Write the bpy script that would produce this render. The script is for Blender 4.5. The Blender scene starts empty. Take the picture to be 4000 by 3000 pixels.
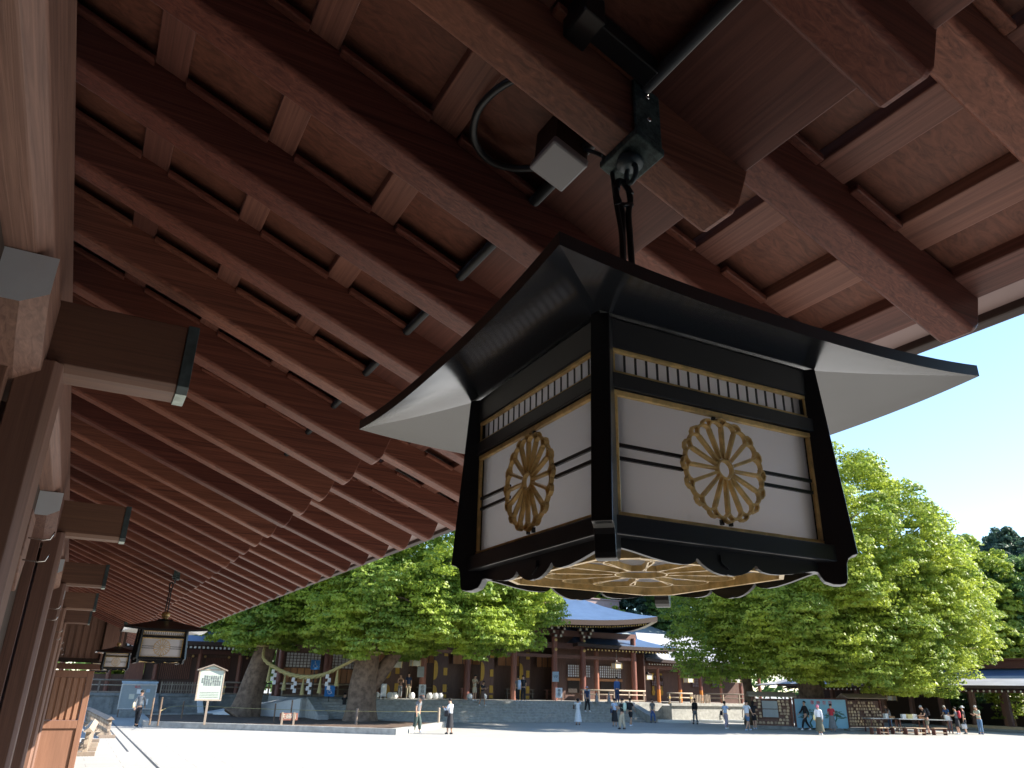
import bpy, bmesh, math, random
import numpy as np
from mathutils import Vector, Matrix
R = math.radians
random.seed(7)
scene = bpy.context.scene
col = scene.collection

# ------------------------------------------------------------------ camera, light, exposure
HC = 2.2                                   # eye height above the courtyard paving
PITCH, YAW, ROLL = R(21.980), R(28.403), R(1.229)
fwd = Vector((math.sin(YAW)*math.cos(PITCH), math.cos(YAW)*math.cos(PITCH), math.sin(PITCH)))
rgt0 = Vector((math.cos(YAW), -math.sin(YAW), 0)); up0 = rgt0.cross(fwd)
rgt = rgt0*math.cos(ROLL) + up0*math.sin(ROLL); upv = up0*math.cos(ROLL) - rgt0*math.sin(ROLL)
cam = bpy.data.cameras.new("camera"); cam_o = bpy.data.objects.new("camera", cam); col.objects.link(cam_o)
cam.sensor_width = 36; cam.lens = 36*2937/4000; cam.clip_start = 0.05; cam.clip_end = 2000
m = Matrix((rgt, upv, -fwd)).transposed().to_4x4(); m.translation = Vector((0, 0, HC)); cam_o.matrix_world = m
cam.dof.use_dof = True; cam.dof.focus_distance = 1.35; cam.dof.aperture_fstop = 36
scene.camera = cam_o
SUN_EL, SUN_AZ = R(36), R(117)             # azimuth measured from +Y towards +X
sun_dir = Vector((math.sin(SUN_AZ)*math.cos(SUN_EL), math.cos(SUN_AZ)*math.cos(SUN_EL), math.sin(SUN_EL)))
world = bpy.data.worlds.new("World"); scene.world = world; world.use_nodes = True
wn = world.node_tree; sky = wn.nodes.new("ShaderNodeTexSky"); sky.sky_type = 'NISHITA'; sky.sun_disc = False
sky.sun_elevation = SUN_EL; sky.sun_rotation = SUN_AZ; sky.air_density = 1.0; sky.dust_density = 0.1; sky.ozone_density = 3.0
bg = wn.nodes["Background"]; wn.links.new(sky.outputs[0], bg.inputs[0]); bg.inputs[1].default_value = 0.105
sl = bpy.data.lights.new("sun", 'SUN'); sl.energy = 4.2; sl.angle = R(0.5); sl.color = (1, 0.93, 0.82)
so = bpy.data.objects.new("sun", sl); col.objects.link(so); so.location = (40, -20, 40)
so.rotation_euler = (-sun_dir).to_track_quat('-Z', 'Y').to_euler()
scene.view_settings.view_transform = 'Standard'; scene.view_settings.look = 'None'
scene.view_settings.exposure = 1.8; scene.view_settings.gamma = 1
scene.cycles.max_bounces = 12; scene.cycles.diffuse_bounces = 9; scene.cycles.glossy_bounces = 4
scene.cycles.transmission_bounces = 4; scene.cycles.transparent_max_bounces = 4
scene.cycles.use_denoising = True; scene.cycles.caustics_reflective = False; scene.cycles.caustics_refractive = False
scene.cycles.sample_clamp_indirect = 6

def ray(px, py):
    return rgt*(px-2000) - upv*(py-1500) + fwd*2937
def G(px, py, z=0.0):                      # a point on a horizontal plane seen at that place of the photograph
    r = ray(px, py); r = r*((z-HC)/r.z); return Vector((r.x, r.y, z))
def AT(px, py, Y):                         # a point on the vertical plane y = Y
    r = ray(px, py); r = r*(Y/r.y); return Vector((r.x, r.y, r.z+HC))
def AX(px, py, X):
    r = ray(px, py); r = r*(X/r.x); return Vector((r.x, r.y, r.z+HC))

# ------------------------------------------------------------------ materials
MATS = {}
def new_mat(name):
    m = bpy.data.materials.new(name); m.use_nodes = True; MATS[name] = m
    return m, m.node_tree, m.node_tree.nodes["Principled BSDF"]
def mix(nt, fac, a, b):
    n = nt.nodes.new("ShaderNodeMix"); n.data_type = 'RGBA'
    for i, v in ((0, fac), (6, a), (7, b)):
        if hasattr(v, 'is_output'): nt.links.new(v, n.inputs[i])
        else: n.inputs[i].default_value = v if i == 0 else (*v, 1) if len(v) == 3 else v
    return n.outputs[2]
def noise(nt, vec, scale, detail=4, rough=.55, dist=0):
    n = nt.nodes.new("ShaderNodeTexNoise"); n.inputs['Scale'].default_value = scale; n.inputs['Detail'].default_value = detail
    n.inputs['Roughness'].default_value = rough; n.inputs['Distortion'].default_value = dist
    nt.links.new(vec, n.inputs['Vector']); return n.outputs[0]
def ramp(nt, v, pts):
    n = nt.nodes.new("ShaderNodeValToRGB"); nt.links.new(v, n.inputs[0]); e = n.color_ramp.elements
    while len(e) < len(pts): e.new(0.5)
    for i, (p, c) in enumerate(pts): e[i].position = p; e[i].color = (c, c, c, 1) if isinstance(c, (int, float)) else (*c, 1)
    return n.outputs[0]
def coords(nt, scale=(1, 1, 1), rand=True):
    tc = nt.nodes.new("ShaderNodeTexCoord"); mp = nt.nodes.new("ShaderNodeMapping"); mp.inputs['Scale'].default_value = scale
    nt.links.new(tc.outputs['Object'], mp.inputs[0])
    if rand:
        oi = nt.nodes.new("ShaderNodeObjectInfo"); vm = nt.nodes.new("ShaderNodeVectorMath"); vm.operation = 'SCALE'
        cb = nt.nodes.new("ShaderNodeCombineXYZ")
        for i in range(3): nt.links.new(oi.outputs['Random'], cb.inputs[i])
        nt.links.new(cb.outputs[0], vm.inputs[0]); vm.inputs['Scale'].default_value = 37.0
        nt.links.new(vm.outputs[0], mp.inputs['Location'])
    return mp.outputs[0]
def bump(nt, b, h, strength, dist=.002):
    n = nt.nodes.new("ShaderNodeBump"); n.inputs['Strength'].default_value = strength; n.inputs['Distance'].default_value = dist
    nt.links.new(h, n.inputs['Height']); nt.links.new(n.outputs[0], b.inputs['Normal'])
def wood(name, ca, cb, axis='x', rough=.5, grain=1.0, bstr=.25, tint=True, spec=.5):
    m, nt, b = new_mat(name)
    g = 64*grain; sc = {'x': (1.1, g, g), 'y': (g, 1.1, g), 'z': (g, g, 1.1)}[axis]
    v = coords(nt, sc); n1 = noise(nt, v, 1.0, 6, .62, 1.6)
    sc2 = tuple(3 if s == g else .45 for s in sc); v2 = coords(nt, sc2); n2 = noise(nt, v2, 1.0, 3, .5, .6)
    c = mix(nt, ramp(nt, n1, [(.32, 0.), (.68, 1.)]), ca, cb)
    dk = tuple(x*.55 for x in ca); c = mix(nt, ramp(nt, n2, [(.25, .55), (.6, 0.)]), c, dk)
    if tint:
        oi = nt.nodes.new("ShaderNodeObjectInfo"); hs = nt.nodes.new("ShaderNodeHueSaturation")
        mr = nt.nodes.new("ShaderNodeMapRange"); mr.inputs[3].default_value = .68; mr.inputs[4].default_value = 1.36
        nt.links.new(oi.outputs['Random'], mr.inputs[0]); nt.links.new(mr.outputs[0], hs.inputs['Value'])
        mr2 = nt.nodes.new("ShaderNodeMapRange"); mr2.inputs[3].default_value = .490; mr2.inputs[4].default_value = .504
        nt.links.new(oi.outputs['Random'], mr2.inputs[0]); nt.links.new(mr2.outputs[0], hs.inputs['Hue'])
        nt.links.new(c, hs.inputs['Color']); c = hs.outputs[0]
    nt.links.new(c, b.inputs['Base Color']); b.inputs['Roughness'].default_value = rough; b.inputs['Specular IOR Level'].default_value = spec
    bump(nt, b, n1, bstr); return m
def plain(name, c, rough=.6, metal=0., vary=.12, scale=6., spec=.4, bstr=0., rand=True, coat=0.):
    m, nt, b = new_mat(name)
    v = coords(nt, (1, 1, 1), rand); n = noise(nt, v, scale, 5, .6)
    lo = tuple(max(0, x*(1-vary)) for x in c); hi = tuple(min(1, x*(1+vary)) for x in c)
    nt.links.new(mix(nt, ramp(nt, n, [(.3, 0.), (.7, 1.)]), lo, hi), b.inputs['Base Color'])
    b.inputs['Roughness'].default_value = rough; b.inputs['Metallic'].default_value = metal
    b.inputs['Specular IOR Level'].default_value = spec; b.inputs['Coat Weight'].default_value = coat
    if bstr: bump(nt, b, n, bstr, .01)
    return m
WB = ((.245, .094, .060), (.085, .033, .024))
wood('rafter wood', *WB, 'x', .45, 1.0, .35, spec=.22); wood('batten wood', (.24, .108, .078), (.12, .054, .042), 'y', .45, spec=.25); wood('board wood', (.175, .068, .046), (.085, .034, .025), 'x', grain=.6, spec=.25)
wood('beam wood', (.27, .15, .108), (.12, .062, .045), 'y', .6, .7, .7); wood('bracket wood', (.16, .082, .05), (.10, .05, .034), 'x', .55, .7)
wood('post wood', (.21, .112, .078), (.125, .065, .046), 'z', .6, .7, .4); wood('door wood', (.36, .19, .115), (.25, .125, .075), 'z', .55, .7)
wood('plank wood', (.18, .076, .054), (.095, .042, .031), 'y', grain=.7, spec=.25)
wood('hall wood', (.15, .080, .058), (.09, .047, .036), 'z', .55, .2, .1); wood('hall beam', (.18, .082, .06), (.11, .05, .04), 'x', .55, .2, .1)
wood('column wood', (.30, .12, .08), (.18, .07, .052), 'z', .5, .2, .1); wood('ochre wood', (.55, .27, .10), (.42, .19, .07), 'z', .5, .3, .1)
wood('weathered wood', (.36, .29, .22), (.25, .19, .14), 'x', .75, .3, .2); wood('weathered post', (.36, .29, .22), (.25, .19, .14), 'z', .75, .3, .2)
wood('pale wood', (.55, .40, .25), (.42, .29, .17), 'x', .6, .3, .1)
plain('pale soffit', (.30, .215, .205), .5, vary=.06)
plain('dark fascia', (.045, .028, .024), .5)
plain('end paint', (.60, .65, .70), .5, vary=.05)
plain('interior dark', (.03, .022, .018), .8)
plain('wall board', (.05, .032, .024), .75)
plain('black lacquer', (.006, .007, .010), .34, vary=.3, spec=.4, coat=.15)
plain('black paint', (.010, .011, .013), .34, vary=.3, spec=.45)
m_, nt_, b_ = new_mat('roof underside')
v_ = coords(nt_, (1, 1, 1)); n_ = noise(nt_, v_, 9, 3, .5); b_.inputs['Base Color'].default_value = (.012, .014, .018, 1)
b_.inputs['Roughness'].default_value = .17; b_.inputs['Specular IOR Level'].default_value = 1.0; b_.inputs['Coat Weight'].default_value = .7; b_.inputs['Coat Roughness'].default_value = .16
b_.inputs['IOR'].default_value = 1.5; bump(nt_, b_, n_, .12, .01)
def gold(name, c, rough):
    m, nt, b = new_mat(name); v = coords(nt, (1, 1, 1)); n = noise(nt, v, 45, 5, .6)
    nt.links.new(mix(nt, ramp(nt, n, [(.35, 0.), (.62, 1.)]), tuple(x*.62 for x in c), c), b.inputs['Base Color'])
    b.inputs["Metallic"].default_value = .35; b.inputs['Roughness'].default_value = rough; bump(nt, b, n, .15, .001)
gold('gold leaf', (.86, .60, .24), .36); gold('gold plate', (.50, .30, .045), .5); gold('bright gold', (.85, .62, .28), .3)
m_, nt_, b_ = new_mat('milky acrylic')
b_.inputs['Base Color'].default_value = (.80, .78, .81, 1); b_.inputs['Roughness'].default_value = .06; b_.inputs['Specular IOR Level'].default_value = .7
tr_ = nt_.nodes.new("ShaderNodeBsdfTranslucent"); tr_.inputs[0].default_value = (.93, .92, .94, 1); ms_ = nt_.nodes.new("ShaderNodeMixShader"); ms_.inputs[0].default_value = .78
nt_.links.new(b_.outputs[0], ms_.inputs[1]); nt_.links.new(tr_.outputs[0], ms_.inputs[2]); nt_.links.new(ms_.outputs[0], nt_.nodes["Material Output"].inputs[0])
m_, nt_, b_ = new_mat('patina metal')
v_ = coords(nt_, (1, 1, 1)); n_ = noise(nt_, v_, 60, 6, .7)
nt_.links.new(mix(nt_, ramp(nt_, n_, [(.4, 0.), (.7, 1.)]), (.018, .032, .034), (.10, .15, .14)), b_.inputs['Base Color'])
b_.inputs['Roughness'].default_value = .6; b_.inputs['Metallic'].default_value = .25; bump(nt_, b_, n_, .5, .002)
plain('patina cap', (.045, .065, .070), .5, vary=.35, scale=20); plain('patina pale', (.40, .48, .44), .55, vary=.3, scale=25)
plain('steel', (.6, .6, .6), .25, 1.); plain('galvanised', (.5, .5, .5), .4, .8)
plain('black rubber', (.012, .013, .015), .45); plain('grey plastic', (.27, .27, .285), .45, vary=.03)
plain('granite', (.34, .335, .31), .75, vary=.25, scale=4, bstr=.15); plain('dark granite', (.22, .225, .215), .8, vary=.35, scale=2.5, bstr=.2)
plain('soil', (.10, .065, .045), .95, vary=.5, scale=3, bstr=.5); plain('iron', (.05, .05, .05), .5)
plain('white paint', (.72, .73, .72), .5, vary=.04); plain('cream', (.62, .60, .50), .6); plain('grey screen', (.30, .33, .33), .6, vary=.05)
plain('sign blue', (.03, .22, .62), .5, vary=.03); plain('board blue', (.22, .44, .58), .6, vary=.06, scale=1.5); plain('poster blue', (.35, .47, .58), .6)
plain('red ink', (.55, .05, .05), .6); plain('dark ink', (.03, .03, .035), .6); plain('pine green', (.05, .13, .10), .7)
plain('mint sign', (.42,.47,.40), .6, vary=.05); plain('straw rope', (.40, .34, .15), .9, vary=.3, scale=30, bstr=.4); plain('paper white', (.80, .80, .80), .7, vary=.03)
plain('bark', (.17, .115, .08), .9, vary=.5, scale=3.5, bstr=.8); plain('pale bark', (.20, .15, .11), .9, vary=.4, scale=5, bstr=.6)
plain('roof pale', (.34, .345, .37), .5, .1, vary=.06, scale=.6)
def roofmat(name, c, rough, metal):
    m, nt, b = new_mat(name); v = coords(nt, (1, 1, 1), False); n = noise(nt, v, .9, 5, .6)
    wv = nt.nodes.new("ShaderNodeTexWave"); wv.bands_direction = 'Z'; wv.inputs['Scale'].default_value = 2.2; nt.links.new(v, wv.inputs[0])
    c1 = mix(nt, ramp(nt, n, [(.3, 0.), (.7, 1.)]), tuple(x*.85 for x in c), tuple(x*1.12 for x in c))
    c2 = mix(nt, ramp(nt, wv.outputs[1], [(.0, .35), (.12, 0.)]), c1, tuple(x*.6 for x in c))
    nt.links.new(c2, b.inputs['Base Color']); b.inputs['Roughness'].default_value = rough; b.inputs['Metallic'].default_value = metal
roofmat('copper roof', (.085, .14, .24), .42, .25); roofmat('weathered roof', (.26, .30, .30), .6, .1); roofmat('shingle roof', (.33, .335, .35), .6, 0)
for n_, c_ in dict(skin=(.52, .31, .21), tan=(.42, .24, .16), black=(.018, .018, .022), navy=(.03, .05, .11), white=(.70, .72, .76), grey=(.16, .17, .18), green=(.05, .075, .065),
                   beige=(.50, .42, .30), khaki=(.22, .20, .14), brown=(.12, .075, .055), blue=(.05, .12, .32), sky=(.42, .52, .68), lilac=(.33, .28, .34), denim=(.10, .18, .30),
                   red=(.45, .035, .05), olive=(.10, .10, .07), mint=(.42, .55, .46), straw=(.72, .62, .30), palegreen=(.40, .46, .38), pink=(.6, .2, .28), hair=(.012, .010, .009),
                   greyhair=(.35, .35, .34), orange=(.6, .2, .04)).items():
    plain('cloth '+n_, c_, .8, vary=.12, scale=14)
# leaves: translucent, tinted per region by noise
def leafmat(name, a, b2, c):
    m, nt, b = new_mat(name); v = coords(nt, (1, 1, 1), False); n = noise(nt, v, .42, 3, .6); n2 = noise(nt, v, 3.1, 2, .5)
    c1 = mix(nt, ramp(nt, n, [(.40, 0.), (.60, 1.)]), a, b2); c2 = mix(nt, ramp(nt, n2, [(.45, 0.), (.75, .8)]), c1, c)
    nt.links.new(c2, b.inputs['Base Color']); b.inputs['Roughness'].default_value = .45; b.inputs['Specular IOR Level'].default_value = .35
    tr = nt.nodes.new("ShaderNodeBsdfTranslucent"); nt.links.new(c2, tr.inputs[0]); ms = nt.nodes.new("ShaderNodeMixShader"); ms.inputs[0].default_value = .5
    nt.links.new(b.outputs[0], ms.inputs[1]); nt.links.new(tr.outputs[0], ms.inputs[2]); nt.links.new(ms.outputs[0], nt.nodes["Material Output"].inputs[0])
leafmat('leaf camphor', (.15, .25, .045), (.32, .42, .05), (.46, .54, .09)); leafmat('leaf bright', (.17, .26, .04), (.36, .43, .05), (.48, .54, .10))
leafmat('leaf dark', (.08, .17, .055), (.14, .24, .06), (.24, .32, .10)); leafmat('leaf blue', (.04, .085, .06), (.06, .11, .07), (.09, .14, .09))
# courtyard paving
m_, nt_, b_ = new_mat('paving')
v_ = coords(nt_, (1, 1, 1), False)
br = nt_.nodes.new("ShaderNodeTexBrick"); mp_ = nt_.nodes.new("ShaderNodeMapping"); mp_.inputs['Rotation'].default_value = (0, 0, R(0)); nt_.links.new(v_, mp_.inputs[0]); nt_.links.new(mp_.outputs[0], br.inputs[0])
br.inputs['Scale'].default_value = 1; br.inputs['Brick Width'].default_value = 1.8; br.inputs['Row Height'].default_value = .9; br.inputs['Mortar Size'].default_value = .010; br.inputs['Bias'].default_value = 0
br.inputs['Color1'].default_value = (.355, .345, .32, 1); br.inputs['Color2'].default_value = (.395, .383, .357, 1); br.inputs['Mortar'].default_value = (.20, .195, .18, 1)
n_ = noise(nt_, v_, .35, 6, .6); n2_ = noise(nt_, v_, 9, 4, .6)
c_ = mix(nt_, ramp(nt_, n_, [(.35, .0), (.72, .6)]), br.outputs[0], (.31, .30, .278)); c_ = mix(nt_, ramp(nt_, n2_, [(.4, 0.), (.8, .25)]), c_, (.42, .408, .382))
nt_.links.new(c_, b_.inputs['Base Color']); b_.inputs['Roughness'].default_value = .8; b_.inputs['Specular IOR Level'].default_value = .25
M = MATS

# ------------------------------------------------------------------ mesh builder
class MB:
    def __init__(s): s.v = []; s.f = []; s.m = []
    def add(s, vs, fs, mi=0):
        o = len(s.v); s.v += [tuple(x) for x in vs]; s.f += [tuple(i+o for i in f) for f in fs]; s.m += [mi]*len(fs); return s
    def box(s, x0, x1, y0, y1, z0, z1, mi=0):
        return s.add([(x0,y0,z0),(x1,y0,z0),(x1,y1,z0),(x0,y1,z0),(x0,y0,z1),(x1,y0,z1),(x1,y1,z1),(x0,y1,z1)],
                     [(0,3,2,1),(4,5,6,7),(0,1,5,4),(1,2,6,5),(2,3,7,6),(3,0,4,7)], mi)
    def hexa(s, p, mi=0):                     # eight corners: bottom ring then top ring
        return s.add(p, [(0,3,2,1),(4,5,6,7),(0,1,5,4),(1,2,6,5),(2,3,7,6),(3,0,4,7)], mi)
    def prism(s, prof, axis, a, b, mi=0, cap=None):   # closed profile of 2-D points swept along an axis
        n = len(prof)
        def P(u, w, t): return {'x': (t, u, w), 'y': (u, t, w), 'z': (u, w, t)}[axis]
        vs = [P(u, w, a) for u, w in prof] + [P(u, w, b) for u, w in prof]
        s.add(vs, [(i, (i+1) % n, n+(i+1) % n, n+i) for i in range(n)], mi)
        o = len(s.v)-2*n; s.f += [tuple(o+i for i in reversed(range(n))), tuple(o+n+i for i in range(n))]; s.m += [mi if cap is None else cap]*2
        return s
    def tube(s, pts, r, seg=8, mi=0, closed=False, r2=None, capped=True):
        pts = [Vector(p) for p in pts]; n = len(pts); rs = r if isinstance(r, (list, tuple)) else [r]*n; o = len(s.v); up = None
        for i, p in enumerate(pts):
            if closed: t = pts[(i+1) % n]-pts[i-1]
            else: t = pts[min(i+1, n-1)]-pts[max(i-1, 0)]
            t.normalize()
            if up is None: up = Vector((0, 0, 1)) if abs(t.z) < .9 else Vector((0, 1, 0))
            x = t.cross(up).normalized(); up = x.cross(t).normalized()
            for k in range(seg):
                a = 2*math.pi*k/seg; q = p + x*math.cos(a)*rs[i] + up*math.sin(a)*(rs[i] if r2 is None else r2); s.v.append(tuple(q))
        m_ = n if closed else n-1
        for i in range(m_):
            for k in range(seg):
                j = (i+1) % n; s.f.append((o+i*seg+k, o+i*seg+(k+1) % seg, o+j*seg+(k+1) % seg, o+j*seg+k)); s.m.append(mi)
        if not closed and capped:
            s.f.append(tuple(o+k for k in reversed(range(seg)))); s.f.append(tuple(o+(n-1)*seg+k for k in range(seg))); s.m += [mi, mi]
        return s
    def cyl(s, x, y, z0, z1, r, seg=16, mi=0, r1=None): return s.lathe([(0, z0), (r, z0), (r if r1 is None else r1, z1), (0, z1)], x, y, seg, mi)
    def lathe(s, prof, x=0, y=0, seg=16, mi=0, sx=1, sy=1):
        o = len(s.v); n = len(prof)
        for r, z in prof:
            for k in range(seg):
                a = 2*math.pi*k/seg; s.v.append((x+r*sx*math.cos(a), y+r*sy*math.sin(a), z))
        for i in range(n-1):
            for k in range(seg): s.f.append((o+i*seg+k, o+i*seg+(k+1) % seg, o+(i+1)*seg+(k+1) % seg, o+(i+1)*seg+k)); s.m.append(mi)
        return s
    def grid(s, P, mi=0, thick=None, flip=False):        # P[i][j] points
        n, k = len(P), len(P[0]); o = len(s.v)
        for row in P:
            for p in row: s.v.append(tuple(p))
        for i in range(n-1):
            for j in range(k-1):
                f = (o+i*k+j, o+i*k+j+1, o+(i+1)*k+j+1, o+(i+1)*k+j); s.f.append(f[::-1] if flip else f); s.m.append(mi)
        return s
    def xf(s, mat, a=0):
        for i in range(a, len(s.v)): s.v[i] = tuple(mat @ Vector(s.v[i]))
        return s
def setp(o, label=None, cat=None, group=None, kind=None):
    if label: o['label'] = label
    if cat: o['category'] = cat
    if group: o['group'] = group
    if kind: o['kind'] = kind
    return o
def empty(name, loc, label, cat, group=None, rz=0):
    o = bpy.data.objects.new(name, None); col.objects.link(o); o.location = loc; o.rotation_euler = (0, 0, rz); o.empty_display_size = .1
    return setp(o, label, cat, group)
def wloc(o):
    v = Vector((0, 0, 0))
    while o is not None: v = v + Vector(o.location); o = o.parent
    return v
def obj(name, mb, mats, parent=None, local=False, smooth=False, bevel=0, loc=None, label=None, weld=False):
    me = bpy.data.meshes.new(name)
    sh = Vector((0, 0, 0))
    if loc is not None: sh = Vector(loc)
    elif parent is not None and not local: sh = wloc(parent)
    me.from_pydata([tuple(Vector(p)-sh) for p in mb.v] if sh.length else mb.v, [], mb.f)
    for mm in ([mats] if isinstance(mats, str) else mats): me.materials.append(M[mm])
    if len(me.materials) > 1: me.polygons.foreach_set('material_index', mb.m)
    if smooth: me.polygons.foreach_set('use_smooth', [True]*len(me.polygons))
    bm = bmesh.new(); bm.from_mesh(me)
    if weld: bmesh.ops.remove_doubles(bm, verts=bm.verts, dist=1e-5)
    bmesh.ops.recalc_face_normals(bm, faces=bm.faces); bm.to_mesh(me); bm.free()
    o = bpy.data.objects.new(name, me); col.objects.link(o)
    if loc is not None:
        o.location = Vector(loc) - (wloc(parent) if parent is not None else Vector((0, 0, 0)))
    o.parent = parent
    if bevel:
        b = o.modifiers.new("edge", 'BEVEL'); b.width = bevel; b.segments = 2; b.limit_method = 'ANGLE'; b.angle_limit = R(40)
    if label: o['label'] = label
    return o
def smooth_angle(o, ang=40):
    me = o.data; me.polygons.foreach_set('use_smooth', [True]*len(me.polygons))
    me.set_sharp_from_angle(angle=R(ang))
CH = {}
def kids(o): return [c for c in list(o.children)]
def copy_tree(o, parent=None):
    c = o.copy(); col.objects.link(c); c.parent = parent
    for ch in kids(o): copy_tree(ch, c)
    return c
def copy_part(o, dv):
    c = o.copy(); col.objects.link(c); c.location = Vector(o.location)+Vector(dv)
    for ch in kids(o): copy_tree(ch, c)
    return c

# ------------------------------------------------------------------ setting: ground
g = MB(); g.box(-400, 600, -300, 700, -.5, 0); setp(obj('ground', g, 'paving'), kind='structure')
g = MB(); g.add([(-8, -20, .004), (1.55, -20, .004), (1.55, 61, .004), (-8, 61, .004)], [(0, 1, 2, 3)]); 
for i, (x, w, y0, y1) in enumerate(((2.62, .07, 18, 61), (2.22, .06, 30, 58))):
    d = MB(); d.box(x-w/2, x+w/2, y0, y1, -.02, .006)
    setp(obj('drain_channel', d, 'iron'), kind='structure')

# ------------------------------------------------------------------ the near gallery with its deep eaves
H = 1.4
def N(x, y, z): return Vector((x*H, y*H, HC+z*H))
T = .400; S = .3286; Y0 = .7414           # slope, rafter spacing, first rafter centre (units of H)
gal = empty('shrine_gallery', (0, 0, 0), 'dark timber gallery with deep raftered eaves overhead, filling the top and left of the view', 'building')
def zr(x): return 1-T*x                    # underside of the lower rafters
def zf(x): return 1.160-.376*x             # underside of the flying rafters
RH, RW = .108, .036                        # rafter height, half width
def rafter_mb(x0, x1, zfun, h, w, slope, ledges=(), rnd=.02):
    mb = MB(); sl = math.atan(slope)
    # side outline with a cut, slightly rounded tip, swept across y
    c = h*.30
    prof = [(x0, zfun(x0)), (x1-.012, zfun(x1-.012)), (x1-.003, zfun(x1)+.006), (x1+c*.25, zfun(x1)+c*.75), (x1+h*.36, zfun(x1)+h), (x0, zfun(x0)+h)]
    prof = [(a*H, HC+b*H) for a, b in prof]
    ch = .007*H; ww = w*H
    # chamfered lower edges: three slabs share the outline, so build a loft by hand
    n = len(prof); vs = []
    rings = [(-ww, ch), (-ww+ch, 0), (ww-ch, 0), (ww, ch)]
    for yv, lift in rings:
        for i, (a, b) in enumerate(prof):
            vs.append((a, yv, b+(lift if i in (0, 1, 2) else 0)))
    fs = []
    for r_ in range(3):
        for i in range(n): j = (i+1) % n; fs.append((r_*n+i, r_*n+j, (r_+1)*n+j, (r_+1)*n+i))
    fs += [tuple(range(n))[::-1], tuple(3*n+i for i in range(n))]
    mb.add(vs, fs)
    for a, b in ledges:                    # ledge strip on the near side, resting between the battens
        lw = .020; zz = zfun(a)+h-.013; zz2 = zfun(b)+h-.013
        y1, y2 = (-w-lw)*H, (-w-.0005)*H
        p = [(a*H, y1, HC+zz*H), (b*H, y1, HC+zz2*H), (b*H, y2, HC+zz2*H), (a*H, y2, HC+zz*H)]
        mb.hexa(p+[(q[0], q[1], q[2]+.013*H) for q in p])
    return mb
BAT = [(-.088-.231*2, .066), (-.088-.231, .062), (-.088, .062), (.145, .056), (.376, .057)]
led = [(BAT[i][0]+BAT[i][1], BAT[i+1][0]) for i in range(1, 4)] + [(.434, .595)]
rb = rafter_mb(-.62, .775, zr, RH, RW, T, led)
KR = range(-7, 60)
first = None
for k in KR:
    y = (Y0+S*k)*H
    if first is None: first = obj('rafter', rb, 'rafter wood', gal, bevel=.004); first.location = (0, y, 0)
    else: copy_part(first, (0, (k-KR[0])*S*H, 0))
FB = [(.995, .06), (1.185, .07)]
fb = rafter_mb(.64, 1.385, zf, .092, .036, .376, [(.81, .985), (1.065, 1.18)])
first = None
for k in KR:
    y = (Y0+S*k)*H
    if first is None: first = obj('flying_rafter', fb, 'rafter wood', gal, bevel=.004); first.location = (0, y, 0)
    else: copy_part(first, (0, (k-KR[0])*S*H, 0))
YA, YB = (Y0+S*KR[0]-.2)*H, (Y0+S*KR[-1]+.3)*H
def slab(x0, x1, zfun, off, th, ya=YA, yb=YB, off2=None):
    off2 = off if off2 is None else off2
    a0, a1 = HC+(zfun(x0)+off)*H, HC+(zfun(x1)+off2)*H
    mb = MB(); return mb.hexa([(x0*H, ya, a0), (x1*H, ya, a1), (x1*H, yb, a1), (x0*H, yb, a0), (x0*H, ya, a0+th*H), (x1*H, ya, a1+th*H), (x1*H, yb, a1+th*H), (x0*H, yb, a0+th*H)])
for x, w in BAT: obj('batten', slab(x, x+w, zr, RH, .024), 'batten wood', gal, bevel=.003)
obj('roof_board', slab(-.62, .61, zr, RH+.024, .02), 'board wood', gal)
obj('eave_plank', slab(.605, .806, zr, RH+.001, .05), 'plank wood', gal, bevel=.003)
cdt = MB(); cdt.tube([(.598*H, YA, HC+(zr(.598)+RH-.012)*H), (.598*H, YB, HC+(zr(.598)+RH-.012)*H)], .011*H, 10); obj('conduit', cdt, 'black rubber', gal, smooth=True)
kio = MB(); kio.box(.700*H, .803*H, YA, YB, HC+(zr(.70)+RH+.052)*H, HC+.905*H); 
for x, w in FB: obj('batten', slab(x, x+w, zf, .092, .026), 'batten wood', gal, bevel=.003)
obj('roof_board', slab(.60, 1.36, zf, .118, .02), 'board wood', gal)
obj('eave_beam', slab(1.345, 1.412, zf, .093, .055), 'batten wood', gal, bevel=.004)
obj('soffit_board', slab(1.412, 1.490, zf, .112, .02, off2=.118), 'pale soffit', gal)
obj('fascia', slab(1.478, 1.50, zf, .100, .14), 'dark fascia', gal, bevel=.006)
rs = MB(); rs.hexa([((-1.6)*H, YA, HC+1.85*H), (1.56*H, YA, HC+.80*H), (1.56*H, YB, HC+.80*H), (-1.6*H, YB, HC+1.85*H), (-1.6*H, YA, HC+1.97*H), (1.56*H, YA, HC+.90*H), (1.56*H, YB, HC+.90*H), (-1.6*H, YB, HC+1.97*H)])
obj('roof', rs, 'weathered roof', gal)
# purlin beam on the columns, chamfered below
bx, bz, bt, bc, bl = -.2125, .889, 1.075, .029, -.50
prof = [(bl, bt), (bl, bz), (bl+bc, bz-bc), (bx-bc, bz-bc), (bx, bz), (bx, bt)]
obj('purlin', MB().prism([(a*H, HC+b*H) for a, b in prof], 'y', YA, YB), 'beam wood', gal, bevel=.006)
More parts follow.
